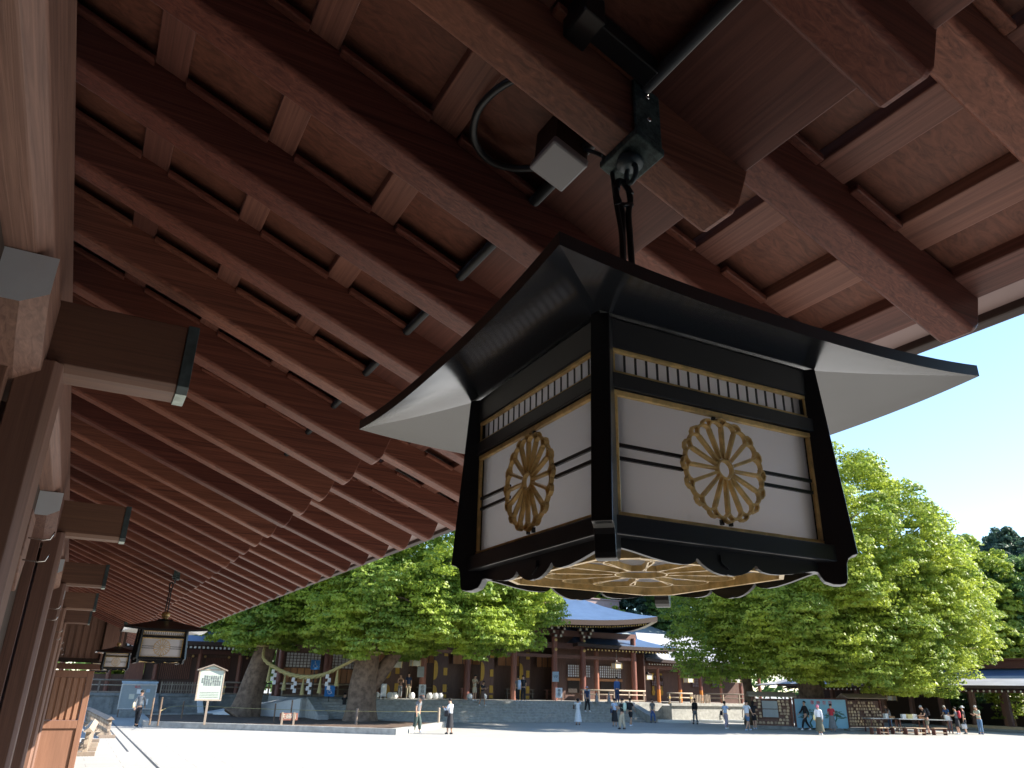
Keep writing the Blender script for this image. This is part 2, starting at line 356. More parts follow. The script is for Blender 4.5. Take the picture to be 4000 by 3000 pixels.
# column sets
BAY = 2.58; PY = 2.065
def column_set(k):
    yc = (PY+BAY*k)
    p = MB(); x0, x1, y0, y1 = -.245, -.155, yc-.10, yc+.10; c = .018
    prof = [(x0, y0), (x1-c, y0), (x1, y0+c), (x1, y1-c), (x1-c, y1), (x0, y1)]
    p.prism([(a*H, b*H) for a, b in prof], 'z', 0.12, HC+.70*H)
    out = [obj('pillar', p, 'post wood', gal, bevel=.004)]
    b = MB(); b.box((-.455)*H, (-.100)*H, (yc-.155)*H, (yc+.155)*H, 0, .12); out.append(obj('pillar_base', b, 'granite', gal, bevel=.01))
    # boat-shaped bearing arm under the purlin, ends painted pale
    a = MB(); w0, w1, cc = -.46, -.196, .030
    ys = [(-.315, .740), (-.29, .722), (-.22, .680), (-.12, .640), (0, .632), (.12, .640), (.22, .680), (.29, .722), (.315, .740)]
    rings = []
    for dy, zb in ys:
        y = (yc+dy)*H; q = [(w0, .858), (w0, zb+cc), (w0+cc, zb), (w1-cc-.02, zb), (w1, zb+cc), (w1, .858)]
        rings.append([(u*H, y, HC+v*H) for u, v in q])
    n = 6; vs = [p_ for r_ in rings for p_ in r_]; fs = []
    for i in range(len(rings)-1):
        for j in range(n): fs.append((i*n+j, i*n+(j+1) % n, (i+1)*n+(j+1) % n, (i+1)*n+j))
    a.add(vs, fs, 0); a.add(rings[0], [tuple(range(n))], 1); a.add(rings[-1], [tuple(range(n))], 1)
    out.append(obj('bearing_arm', a, ['beam wood', 'end paint'], gal, weld=False))
    # bracket nose with capped end
    z0, z1, ya, yb, xt = .692, .872, yc-.065, yc+.065, .128; c = .022
    prof = [(ya, z0+c*.7), (ya+c, z0), (yb-c, z0), (yb, z0+c*.7), (yb, z1), (ya, z1)]
    nb = MB(); nb.prism([(u*H, HC+v*H) for u, v in prof], 'x', -.42*H, (xt-.028)*H); o = obj('bracket_nose', nb, 'bracket wood', gal, bevel=.004); out.append(o)
    e = .004; prof2 = [(ya-e, z0+c*.7-e), (ya+c-e, z0-e), (yb-c+e, z0-e), (yb+e, z0+c*.7-e), (yb+e, z1+e), (ya-e, z1+e)]
    cp = MB(); cp.prism([(u*H, HC+v*H) for u, v in prof2], 'x', (xt-.028)*H, xt*H)
    cp.m = [1 if i in (1,) else 0 for i in range(len(cp.f))]
    c_ = obj('metal_cap', cp, ['patina cap', 'patina pale'], gal, bevel=.002); c_.parent = o; out.append(o)
    # tie beam across, with two wire hooks
    t = MB(); t.prism([((yc+.42)*H, HC+.31*H), ((yc+.50)*H, HC+.22*H), ((yc+.58)*H, HC+.31*H), ((yc+.58)*H, HC+.44*H), ((yc+.42)*H, HC+.44*H)], 'x', -.9*H, -.175*H)
    out.append(obj('tie_beam', t, 'beam wood', gal, bevel=.005))
    for dz in (.36, .30):
        hk = MB(); x = -.172*H; z = HC+dz*H; y = (yc+.43)*H
        hk.tube([(x, y, z), (x+.05, y-.01, z-.004), (x+.075, y-.012, z), (x+.085, y-.012, z+.03)], .003, 6); obj('wire_hook', hk, 'steel', gal, smooth=True)
    w = MB(); w.box(-.335*H, -.30*H, (yc+.10)*H, (yc+BAY-.10)*H, .3, HC+.855*H); obj('wall_panel', w, 'wall board', gal)
    for ja, jb_ in ((yc+.10, yc+.145), (yc+BAY-.145, yc+BAY-.10)): w = MB(); w.box(-.30*H, -.255*H, ja*H, jb_*H, .3, HC+.85*H); obj('door_jamb', w, 'post wood', gal, bevel=.003)
for k in range(-1, 5): column_set(k)
fl = MB(); fl.box(-6, -.02*H, YA, YB, 0, .12); obj('stone_step', fl, 'granite', gal)
bw = MB(); bw.box(-3.2, -3.1, YA, YB, .12, HC+1.6*H); obj('rear_wall', bw, 'wall board', gal)
rw_ = MB(); rw_.box(-9, 7.2, -5.2, -5.0, 0, 7.0); rw_.box(-9, 7.8, -9, -4.2, 6.4, 6.6)
obj('light_block_wall', rw_, 'wall board', gal)  # unseen wall added behind the camera to keep light off the rafter sides
# end wall with slats and the open door leaf at its foot
ed = 20.0
def slat_panel(x0, x1, z0, z1, y, n, d=.03):
    mb = MB()
    for i in range(n):
        a = x0+(x1-x0)*i/n; b = x0+(x1-x0)*(i+.62)/n; mb.box(a, b, y-d, y, z0, z1)
    mb.box(x0, x1, y, y+.03, z0, z1); return mb
gw = MB(); gw.box(-.75, 1.02, ed+.25, ed+.31, HC+.33, HC+1.9); obj('end_wall', gw, 'wall board', gal)
obj('transom_slats', slat_panel(-.70, .52, HC+.42, HC+1.35, ed+.24, 9), 'post wood', gal)
gp = MB(); gp.box(.55, .95, ed+.05, ed+.24, HC+.36, HC+1.6); obj('end_post', gp, 'post wood', gal, bevel=.01)
door = MB(); dx0, dx1, dz1 = -.72, .50, 2.36
door.box(dx0, dx0+.12, ed, ed+.07, .13, dz1); door.box(dx1-.12, dx1, ed, ed+.07, .13, dz1); door.box(dx0+.12, dx1-.12, ed+.002, ed+.068, dz1-.14, dz1)
door.box(dx0+.12, dx1-.12, ed+.002, ed+.068, 1.20, 1.36); door.box(dx0+.12, dx1-.12, ed+.002, ed+.068, .13, .3); door.box(dx0+.12, dx1-.12, ed+.03, ed+.05, .3, 1.2)
do = obj('gate_leaf', door, 'door wood', gal, bevel=.008)
sp = slat_panel(dx0+.125, dx1-.125, 1.365, dz1-.145, ed+.045, 8, .025); s_ = obj('slat_panel', sp, 'door wood', gal, bevel=.004); s_.parent = do
cp = MB(); cp.hexa([(dx0-.1, ed-.10, dz1+.02), (dx1+.14, ed-.10, dz1+.02), (dx1+.14, ed+.16, dz1+.02), (dx0-.1, ed+.16, dz1+.02), (dx0-.06, ed-.02, dz1+.14), (dx1+.08, ed-.02, dz1+.14), (dx1+.08, ed+.12, dz1+.14), (dx0-.06, ed+.12, dz1+.14)])
c_ = obj('cap_board', cp, 'door wood', gal, bevel=.01); c_.parent = do
# junction box with a looped cable, screwed under the boards between the first two rafters
jb = empty('junction_box', N(.562, .892, .86), 'grey plastic junction box with a loop of black cable, fixed under the roof boards', 'junction box')
b = MB(); zz = .838
b.hexa([tuple(N(.528, .850, zz)), tuple(N(.596, .850, zz-.027)), tuple(N(.596, .934, zz-.027)), tuple(N(.528, .934, zz)), tuple(N(.532, .851, zz+.016)), tuple(N(.600, .851, zz-.011)), tuple(N(.600, .933, zz-.011)), tuple(N(.532, .933, zz+.016))])
obj('box_lid', b, 'grey plastic', jb, bevel=.006)
b = MB(); b.hexa([tuple(N(.536, .857, zz+.017)), tuple(N(.598, .857, zz-.010)), tuple(N(.598, .927, zz-.010)), tuple(N(.536, .927, zz+.017)), tuple(N(.545, .855, zz+.10)), tuple(N(.613, .855, zz+.085)), tuple(N(.613, .929, zz+.085)), tuple(N(.545, .929, zz+.10))])
obj('box_body', b, 'dark fascia', jb)
pts = []
for i in range(15):
    a = R(-110 + 215*i/14); cxr, cyr = .487, .905
    x = cxr+.066*math.cos(a+R(118)); y = cyr+.080*math.sin(a+R(118)); pts.append(N(x, y, 1.080-T*x))
pts = [N(.50, .80, .905)] + [N(.455, .825, .915), N(.432, .87, .918), N(.425, .93, .915), N(.445, .985, .905), N(.485, 1.005, .888), N(.525, .985, .872), N(.555, .945, .858)]
def spline(P, n=6):
    out = []
    for i in range(len(P)-1):
        p0, p1, p2, p3 = P[max(i-1, 0)], P[i], P[i+1], P[min(i+2, len(P)-1)]
        for j in range(n):
            t = j/n; out.append(.5*((2*p1)+(p2-p0)*t+(2*p0-5*p1+4*p2-p3)*t*t+(3*p1-p0-3*p2+p3)*t**3))
    out.append(P[-1]); return out
obj('cable', MB().tube(spline(pts), .0095, 10), 'black rubber', jb, smooth=True)
cd = empty('conduit_bracket', N(.53, .67, .88), 'dark metal conduit bracket screwed under the roof boards near the hooked rafter', 'bracket')
b = MB(); b.hexa([tuple(N(.478, .655, .890)), tuple(N(.590, .655, .846)), tuple(N(.590, .690, .846)), tuple(N(.478, .690, .890)), tuple(N(.478, .655, .917)), tuple(N(.590, .655, .873)), tuple(N(.590, .690, .873)), tuple(N(.478, .690, .917))])
obj('arm', b, 'black paint', cd, bevel=.004)
b = MB(); b.hexa([tuple(N(.450, .640, .885)), tuple(N(.485, .640, .871)), tuple(N(.485, .700, .871)), tuple(N(.450, .700, .885)), tuple(N(.450, .640, .93)), tuple(N(.485, .640, .917)), tuple(N(.485, .700, .917)), tuple(N(.450, .700, .93))])
obj('foot', b, 'black paint', cd, bevel=.004)

# ------------------------------------------------------------------ hanging lanterns
K = H/1.2
def chrys(R0, Rc, rt, depth, n=16, half=None, seg=7, scal=True):
    """openwork chrysanthemum in the xz plane, facing -y"""
    mb = MB(); half = half or R0*math.sin(math.pi/n)*.90
    def bar(path, closed):
        P = [Vector((x, 0, z)) for x, z in path]; n_ = len(P); o = len(mb.v)
        for i, p in enumerate(P):
            t = (P[(i+1) % n_]-P[i-1]) if closed else (P[min(i+1, n_-1)]-P[max(i-1, 0)]); t.normalize(); nn = Vector((-t.z, 0, t.x))
            for a, b2 in ((rt, 0), (rt*.55, -depth), (-rt*.55, -depth), (-rt, 0)):
                q = p+nn*a; mb.v.append((q.x, b2, q.z))
        m_ = n_ if closed else n_-1
        for i in range(m_):
            j = (i+1) % n_
            for k in range(3): mb.f.append((o+i*4+k, o+i*4+k+1, o+j*4+k+1, o+j*4+k)); mb.m.append(0)
    for i in range(n):
        a = 2*math.pi*(i+.5)/n; ca, sa = math.cos(a), math.sin(a); L = []
        ro = R0-half
        L.append((Rc+rt, -half*.26)); L.append((ro, -half))
        for j in range(1, seg): t = -math.pi/2+math.pi*j/seg; L.append((ro+half*math.cos(t), half*math.sin(t)))
        L.append((ro, half)); L.append((Rc+rt, half*.26))
        bar([(u*ca-w*sa, u*sa+w*ca) for u, w in L], False)
        if scal:
            a2 = a+math.pi/n; c2, s2 = math.cos(a2), math.sin(a2)
            L = [(ro+half*.55+half*.8*math.cos(t), half*.8*math.sin(t)) for t in [R(x) for x in (-70, -35, 0, 35, 70)]]
            bar([(u*c2-w*s2, u*s2+w*c2) for u, w in L], False)
    bar([(Rc*math.cos(2*math.pi*k/20), Rc*math.sin(2*math.pi*k/20)) for k in range(20)], True)
    return mb
def rot4(mb, i): return mb.xf(Matrix.Rotation(i*math.pi/2, 4, 'Z'))
def scaled(mb): return mb.xf(Matrix.Scale(K, 4))
def make_lantern():
    zb0 = .137                                     # lowest point of the feet in lantern units
    L = empty('hanging_lantern', (0, 0, 0), 'x', 'lantern', 'square hanging lanterns under the eaves')
    def part(name, mb, mats, par=L, **kw):
        for i in range(len(mb.v)): p = mb.v[i]; mb.v[i] = (p[0]*K, p[1]*K, (p[2]-zb0)*K)
        return obj(name, mb, mats, par, local=True, **kw)
    w = .185
    for i in range(4):
        f = MB()                                   # rails of one face
        f.box(-w+.004, w-.004, -w-.006, -w+.012, .4107, .452); f.box(-w-.002, w+.002, -w-.009, -w+.012, .3535, .3742)
        f.box(-w-.008, w+.008, -w-.014, -w+.012, .167, .1902)
        fr = part('frame_rail', rot4(f, i), 'black lacquer', bevel=.002)
        # scalloped valance
        us = [0, .02, .06, .12, .18, .23, .262, .275, .29, .33, .40, .5, .65, .82, 1.0]; zs = [.1335, .1325, .1325, .1345, .1385, .1435, .1485, .1490, .1450, .1415, .1400, .1405, .1440, .1495, .1535]
        us2 = [-u for u in us[::-1]]+us[1:]; zs2 = zs[::-1]+zs[1:]
        v = MB(); ww = .181; vs = []; n = len(us2)
        for dy in (-ww, -ww+.006):
            for u, z in zip(us2, zs2): vs.append((u*ww, dy, z+.004))
            for u in us2: vs.append((u*ww, dy, .1672))
        fs = []
        for o in (0, 2*n):
            for j in range(n-1): fs.append((o+j, o+j+1, o+n+j+1, o+n+j))
        for j in range(n-1): fs.append((j, j+1, 2*n+j+1, 2*n+j))
        v.add(vs, fs); part('valance', rot4(v, i), 'black lacquer')
        ht = MB(); ht.prism([(-.013, .1605), (-.012, .152), (-.006, .147), (0, .1435), (.006, .147), (.012, .152), (.013, .1605)], 'y', -ww-.0022, -ww-.0002); part('heart_boss', rot4(ht, i), 'black lacquer')
        # milky panes with gold frames
        for z0, z1, nm in ((.191, .3527, 'pane'), (.3748, .4107, 'upper_pane')):
            p = MB(); p.add([(-.172, -w+.002, z0), (.172, -w+.002, z0), (.172, -w+.002, z1), (-.172, -w+.002, z1)], [(0, 1, 2, 3)]); pn = part(nm, rot4(p, i), 'milky acrylic')
            g_ = MB(); a, t = .1742, .0075; d0, d1 = -w-.0045, -w+.0022
            if nm == 'upper_pane': t = .0055
            g_.box(-a, a, d0, d1, z1-t, z1-.0002); g_.box(-a, a, d0, d1, z0+.0002, z0+t*.75); g_.box(-a, -a+t, d0+.0004, d1, z0+t*.75, z1-t); g_.box(a-t, a, d0+.0004, d1, z0+t*.75, z1-t)
            go = part('gold_frame', rot4(g_, i), 'gold leaf', pn, bevel=.0012)
            b_ = MB()
            if nm == 'upper_pane':
                nb = 19
                for j in range(1, nb):
                    x = -.168+.336*j/nb; b_.box(x-.0016, x+.0016, -w+.0008, -w+.0018, z0+.0045, z1-.0057)
            else:
                for dz in (.0085, -.0085):
                    for q in (-1, 1): b2_ = MB(); b2_.box(min(q*.0665, q*.166), max(q*.0665, q*.166), -w-.0022, -w+.0018, .272+dz-.0022, .272+dz+.0022); part('muntin', rot4(b2_, i), 'black lacquer', pn)
                for dx in (.0075, -.0075):
                    for za, zb_ in ((.1985, .2055), (.3385, .345)): b2_ = MB(); b2_.box(dx-.0022, dx+.0022, -w-.0026, -w+.0016, za, zb_); part('muntin', rot4(b2_, i), 'black lacquer', pn)
            if b_.v: part('spindles', rot4(b_, i), 'black lacquer', pn)
        c = chrys(.066, .0125, .0020, .0062); c.xf(Matrix.Translation((0, -w-.0025, .272)))
        part('crest', rot4(c, i), 'gold leaf')
    # diagonal corner fins
    q2 = math.sqrt(2)
    for i in range(4):
        outer = [(.1940, .452), (.2094, .1766)]
        prof = [(.160, .452), (.1940, .452), (.2094, .1772), (.2045, .1755), (.2005, .1715), (.1985, .165), (.1978, .155), (.1972, .145), (.1958, .1385), (.190, .137), (.184, .1375), (.1765, .1415), (.1735, .1475), (.1715, .154), (.160, .157)]
        f = MB(); f.prism([(r_*q2, z) for r_, z in prof], 'y', -.0125, .0125); f.xf(Matrix.Rotation(R(45)+i*math.pi/2, 4, 'Z'))
        part('corner_fin', f, 'black lacquer', bevel=.0015)
    # base: milky sheet, gold border and open flower
    b = MB(); b.add([(-.181, -.181, .1655), (.181, -.181, .1655), (.181, .181, .1655), (-.181, .181, .1655)], [(0, 1, 2, 3)]); part('base_pane', b, 'milky acrylic')
    b = MB(); b.box(-.178, .178, -.178, .178, .414, .418); part('added_reflector', b, 'paper white')  # hidden white sheet added inside to throw more light into the panes
    b = MB()
    for i in range(4):
        e = MB(); a, c = .158, .040; e.box(-a+c, a-c, -a, -a+.007, .150, .1652); rot4(e, i); b.add(e.v, e.f)
        e = MB(); e.box(-c/q2, c/q2, -.0035, .0035, .150, .1652); e.xf(Matrix.Translation((-a+c/2, -a+c/2, 0)) @ Matrix.Rotation(R(-45), 4, 'Z')); rot4(e, i); b.add(e.v, e.f)
    part('base_frame', b, 'bright gold', bevel=.001)
    c = chrys(.146, .038, .0022, .008, 12, scal=False); c.xf(Matrix.Translation((0, 0, .1652)) @ Matrix.Rotation(R(90), 4, 'X'))
    part('base_flower', c, 'bright gold')
    # roof: concave skirt with upswept corners
    W, n = .3466, 24
    def edge(t): return .4060+.0165*abs(t)**2.6         # eave height along one side, t in -1..1
    top, und = [], []
    ro, ru = MB(), MB()
    for i in range(4):
        P, Q, E = [], [], []
        for a in range(13):
            s = a/12; row, row2 = [], []
            for j in range(n+1):
                t = -1+2*j/n; hw = .186+(W-.186)*s
                bow = 1-.012*(1-t*t)*s
                z = edge(0)+(.4560-edge(0))*(1-s)**.93 + (edge(t)-edge(0))*s**1.8
                row.append((t*hw, -hw*bow, z))
                hw2 = .060+(W-.060)*s; zt = .4850+.0280*(1-s)**1.8 + (edge(t)+.0165-.4850)*s**1.25
                row2.append((t*hw2, -hw2*(1-.012*(1-t*t)*s), zt))
            P.append(row); Q.append(row2)
        e = MB(); e.grid(P, 0); rot4(e, i); ru.add(e.v, e.f)
        e = MB(); e.grid(Q, 0); e.grid([Q[-1], P[-1]], 0); rot4(e, i); ro.add(e.v, e.f)
    o = part('roof_underside', ru, 'roof underside', smooth=True, weld=True); smooth_angle(o, 7)
    o = part('roof', ro, 'black paint', smooth=True, weld=True); smooth_angle(o, 18)
    cp = MB(); cp.box(-.066, .066, -.066, .066, .508, .520); cp.box(-.058, .058, -.058, .058, .520, .526); part('roof_cap', cp, 'black paint', bevel=.002)
    kn = MB(); kn.lathe([(0, .526), (.030, .526), (.030, .530), (.018, .534), (.022, .540), (.034, .552), (.038, .566), (.034, .580), (.022, .590), (.010, .596), (0, .597)], seg=20); part('knob', kn, 'gold leaf', smooth=True)
    # hanger: two black rods looped through the ring of the rafter strap
    zt = .862
    for sx in (-1, 1):
        r_ = MB(); P = [Vector((sx*.011, 0, .592)), Vector((sx*.010, 0, .66)), Vector((sx*.008, 0, .74)), Vector((sx*.007, 0, .79)), Vector((sx*.015, .003, .822)), Vector((sx*.013, .006, zt-.012)), Vector((sx*.002, .007, zt)), Vector((-sx*.011, .005, zt-.012)), Vector((-sx*.015, .0, .835))]
        r_.tube(spline(P, 5), .0058, 8); part('hanger_rod', r_, 'black rubber', smooth=True)
    cl = MB(); cl.tube([(-.018, 0, .800), (.016, .0, .812)], .005, 8); cl.tube([(-.026, -.006, .795), (-.010, -.003, .806)], .0022, 6); part('clasp', cl, 'black rubber', smooth=True)
    return L, zb0
lan, zb0 = make_lantern()
def lan_pos(k): return Vector((.7087*K, .8997*K + k*S*H, HC + zb0*K))
labels = ['large square black lantern with gold chrysanthemum crests, hanging nearest the viewer', 'second hanging lantern from the viewer, its gold knob showing against the rafters',
          'third hanging lantern down the eaves, between the second one and the gate leaf', 'farthest hanging lantern, half hidden behind the third one at the end of the eaves']
LK = [0, 18, 37, 55]
for i, k in enumerate(LK):
    o = lan if i == 0 else copy_tree(lan)
    o.location = lan_pos(k) + Vector((-.013*H*i, 0, 0)); o['label'] = labels[i]
    o.rotation_euler = (0, 0, -.0209 if i == 0 else 0)
# strap with eye bolt on the rafter above each lantern (parts of the gallery)
def strap():
    x, y = .600, Y0; hw = RW+.003; z = zr(x); mb = MB()
    def P(dx, dy, dz): return tuple(N(x+dx, y+dy, z-T*dx+dz))
    for sy in (-1, 1):
        y1, y2 = sy*hw, sy*(hw+.006)
        mb.hexa([P(-.024, y1, .001), P(.024, y1, .001), P(.024, y2, .001), P(-.024, y2, .001), P(-.024, y1, .098), P(.024, y1, .098), P(.024, y2, .098), P(-.024, y2, .098)])
    mb.hexa([P(-.026, -hw-.008, -.012), P(.026, -hw-.008, -.012), P(.026, hw+.008, -.012), P(-.026, hw+.008, -.012), P(-.026, -hw-.008, 0), P(.026, -hw-.008, 0), P(.026, hw+.008, 0), P(-.026, hw+.008, 0)])
    s_ = obj('rafter_strap', mb, 'patina metal', gal, bevel=.003, loc=N(x, y, z))
    cx_, cy_ = x*H, y*H; zc = HC+(z-.012)*H
    b = MB(); b.lathe([(0, zc+.008), (.026, zc+.008), (.030, zc-.004), (.027, zc-.012), (.012, zc-.015), (0, zc-.015)], cx_-.004, cy_, 20); o = obj('boss', b, 'patina cap', s_, smooth=True)
    ring = [(cx_-.004+.002, cy_+.0165*math.cos(2*math.pi*i/20), zc-.030+.022*math.sin(2*math.pi*i/20)) for i in range(20)]
    b = MB(); b.tube(ring, .0058, 8, closed=True); obj('ring', b, 'patina cap', s_, smooth=True)
    for dz in (.035, .078):
        b = MB(); p = Vector(P(0, -hw-.006, dz)); b.lathe([(0, -.004), (.004, -.004), (.0055, 0), (.0055, .004), (0, .004)], seg=10); b.xf(Matrix.Translation(p) @ Matrix.Rotation(R(90), 4, 'X')); obj('screw', b, 'steel', s_, smooth=True)
    return s_
st0 = strap()
for k in LK[1:]: copy_part(st0, (0, k*S*H, 0))
cb = MB(); cb.tube(spline([N(.585, .845, .84), N(.600, .80, .79), Vector((.7087*K-.022, .8997*K, HC+.80*K)), Vector((.7087*K-.016, .8997*K-.006, HC+.72*K)), Vector((.7087*K-.019, .8997*K-.008, HC+.60*K))], 6), .0052, 8)
obj('feed_cable', cb, 'black rubber', jb, smooth=True)
# ------------------------------------------------------------------ trees
rng = np.random.default_rng(11)
def leaf_mesh(centers, radii, n_each, size, up_bias=.25, flat=.8, inner=.55, rough=.55):
    """many small leaf-sized faces spread through clumps"""
    tot = int(np.sum(n_each)); idx = np.repeat(np.arange(len(centers)), n_each)
    d = rng.normal(size=(tot, 3)); d /= np.linalg.norm(d, axis=1)[:, None]; d[:, 2] = np.abs(d[:, 2])*.55 + d[:, 2]*.45
    d /= np.linalg.norm(d, axis=1)[:, None]
    rad = radii[idx]*(inner+(1.08-inner)*rng.random(tot)**.5)
    p = centers[idx] + d*rad[:, None]*np.array([1, 1, flat])
    nrm = d + rng.normal(size=(tot, 3))*rough + np.array([0, 0, up_bias]); nrm /= np.linalg.norm(nrm, axis=1)[:, None]
    a = np.cross(nrm, rng.normal(size=(tot, 3))); a /= np.linalg.norm(a, axis=1)[:, None]; b = np.cross(nrm, a)
    s = size*(.6+.8*rng.random(tot)); l = s*1.25
    v = np.empty((tot, 4, 3)); v[:, 0] = p-a*(l*.5)[:, None]; v[:, 1] = p-b*(s*.34)[:, None]; v[:, 2] = p+a*(l*.5)[:, None]; v[:, 3] = p+b*(s*.34)[:, None]
    return v.reshape(-1, 3)
def mesh_quads(name, v, mat, parent, loc):
    me = bpy.data.meshes.new(name); n = len(v)//4; v = v-np.array(loc)
    me.vertices.add(len(v)); me.vertices.foreach_set('co', v.astype(np.float32).ravel())
    me.loops.add(4*n); me.loops.foreach_set('vertex_index', np.arange(4*n, dtype=np.int32))
    me.polygons.add(n); me.polygons.foreach_set('loop_start', np.arange(0, 4*n, 4, dtype=np.int32)); me.polygons.foreach_set('loop_total', np.full(n, 4, dtype=np.int32))
    me.update(calc_edges=True); me.materials.append(M[mat]); o = bpy.data.objects.new(name, me); col.objects.link(o); o.parent = parent; return o
def crown_clumps(ells, cr, dens, zmin=None):
    C, Rr = [], []
    for (x, y, z, rx, ry, rz) in ells:
        area = 4*math.pi*((rx*ry+ry*rz+rx*rz)/3); n = int(area*dens/(cr*cr))
        k = np.arange(n)+.5; ph = np.arccos(1-2*k/n); th = math.pi*(1+5**.5)*k
        d = np.stack([np.cos(th)*np.sin(ph), np.sin(th)*np.sin(ph), np.cos(ph)], 1)
        q = .86+.20*rng.random(n)
        # low-frequency lumps on the outline
        q *= 1+.09*np.sin(3.1*d[:, 0]*3+x)*np.cos(2.7*d[:, 2]*3+y)+.05*np.sin(7*d[:, 1]+5*d[:, 2])
        c = np.array([x, y, z])+d*q[:, None]*np.array([rx, ry, rz])+rng.normal(size=(n, 3))*cr*.35
        if zmin is not None: c = c[c[:, 2] > zmin+rng.random(len(c))*cr*.8]
        C.append(c); Rr.append(cr*(.65+.6*rng.random(len(c))))
    return np.concatenate(C), np.concatenate(Rr)
def lobed(C, Rr, cen, nsub, nleaf, size):
    """each big lobe carries small leafy tufts over its outer side"""
    m_ = len(C); k = np.arange(nsub)+.5; ph = np.arccos(1-2*k/nsub); th = math.pi*(1+5**.5)*k
    d0 = np.stack([np.cos(th)*np.sin(ph), np.sin(th)*np.sin(ph), np.cos(ph)], 1)
    out = C-cen; out /= np.linalg.norm(out, axis=1)[:, None]+1e-6; SC, SR = [], []
    for i in range(m_):
        d = d0+rng.normal(size=d0.shape)*.22; d /= np.linalg.norm(d, axis=1)[:, None]
        keep = (d@out[i] > -.35)
        d = d[keep]; SC.append(C[i]+d*(Rr[i]*(.72+.16*rng.random(len(d))))[:, None]*np.array([1, 1, .82])); SR.append(Rr[i]*(.30+.14*rng.random(len(d))))
    SC = np.concatenate(SC); SR = np.concatenate(SR); ne = np.maximum(8, nleaf*(SR/np.mean(SR))**2).astype(int)
    return leaf_mesh(SC, SR, ne, size, up_bias=.35, flat=.85, inner=.72, rough=.38)
def tree(name, label, trunk, ells, leafm, cr=1.0, per=70, size=.26, dens=.42, zmin=None, limbs=6, group=None, barkm='bark', inner_n=.25, cat='tree', blobs=(), lobes=None):
    base = Vector(trunk[0][0]); base.z = 0
    t = empty(name, base, label, cat, group)
    tm = MB(); P = [Vector(p) for p, r in trunk]; rr = [r for p, r in trunk]
    Pf = spline(P, 4); rf = []
    for i in range(len(P)-1): rf += [rr[i]+(rr[i+1]-rr[i])*j/4 for j in range(4)]
    rf.append(rr[-1]); tm.tube(Pf, rf, 28); base_v = len(tm.v)
    for i in range(base_v):                          # fluted, buttressed bark low on the stem
        x, y, z = tm.v[i]; q = Pf[min(i//28, len(Pf)-1)]; a = math.atan2(y-q.y, x-q.x); k = .05+.16*math.exp(-max(0, z)/.7)
        f_ = 1+k*(math.sin(5*a+q.x)+.5*math.sin(9*a+z*1.3)+.4*math.sin(13*a+2*z))*.6; tm.v[i] = (q.x+(x-q.x)*f_, q.y+(y-q.y)*f_, z)
    if False:
        for i in range(7):
            a = 2*math.pi*i/7+.3; r0 = trunk[0][1]; b0 = P[0]
            tm.tube([b0+Vector((math.cos(a)*r0*1.55, math.sin(a)*r0*1.55, -.05)), b0+Vector((math.cos(a)*r0*.9, math.sin(a)*r0*.9, r0*.45)), b0+Vector((math.cos(a)*r0*.5, math.sin(a)*r0*.5, r0*1.7))], [r0*.22, r0*.36, r0*.3], 7)
    C, Rr = crown_clumps(ells, cr, dens, zmin)
    top = P[-1]; lr = rr[-1]
    sel = rng.choice(len(C), size=min(limbs*4, len(C)), replace=False)
    hubs = []
    for i in range(limbs):
        tgt = Vector(C[sel[i]]); mid = top.lerp(tgt, .5)+Vector((0, 0, .5)); hub = top.lerp(tgt, .72); hubs.append(hub)
        tm.tube([top-Vector((0, 0, .4)), mid*.6+top*.4, mid, hub, tgt], [lr*.55, lr*.42, lr*.30, lr*.2, .03], 7)
    for i in range(limbs, len(sel)):
        tgt = Vector(C[sel[i]]); hub = min(hubs, key=lambda h_: (h_-tgt).length) if hubs else top
        tm.tube([hub, hub.lerp(tgt, .5)+Vector((0, 0, .3)), tgt], [lr*.16, lr*.09, .02], 5)
    for b_ in blobs: tm.tube(*b_)
    obj('trunk', tm, barkm, t, smooth=True)
    if lobes:
        cm = np.array([[e[0], e[1], e[2]] for e in ells]); dd = np.linalg.norm(C[:, None]-cm[None], axis=2); v = lobed(C, Rr, cm[np.argmin(dd, 1)], lobes[0], lobes[1], size)
    else: ne = np.maximum(6, (per*(Rr/cr)**2)).astype(int); v = leaf_mesh(C, Rr, ne, size)
    if inner_n:
        k = int(len(C)*inner_n); ii = rng.choice(len(C), k); cen = np.array([[e[0], e[1], e[2]] for e in ells]); ce = cen[rng.integers(0, len(cen), k)]
        Ci = C[ii]*.62+ce*.38; v = np.concatenate([v, leaf_mesh(Ci, np.full(k, cr*1.3), np.full(k, int(per*.6)), size*1.25, inner=.2)])
    mesh_quads('crown', v, leafm, t, base); return t
tA = G(950, 2812); tB = G(1410, 2830); tC = Vector((46.4, 40.2, 0))
camphor1 = tree('camphor_tree', 'camphor tree with a leaning grey trunk and flared roots, left of the sacred rope', [((tA.x-.25, tA.y, 0), 1.25), ((tA.x-.0, tA.y, .45), .92), ((tA.x+.15, tA.y, 1.2), .80), ((tA.x+.40, tA.y, 2.4), .72), ((tA.x+.75, tA.y, 4.0), .64), ((tA.x+1.0, tA.y, 5.6), .60)],
     [(11.2, 53, 9.5, 5.8, 5.5, 5.4), (9.3, 50.8, 6.7, 2.7, 3.2, 2.2), (12.8, 50.4, 7.0, 3.2, 3.0, 2.6)], 'leaf camphor', 1.25, 200, .17, .55, 4.3, lobes=(22, 62))
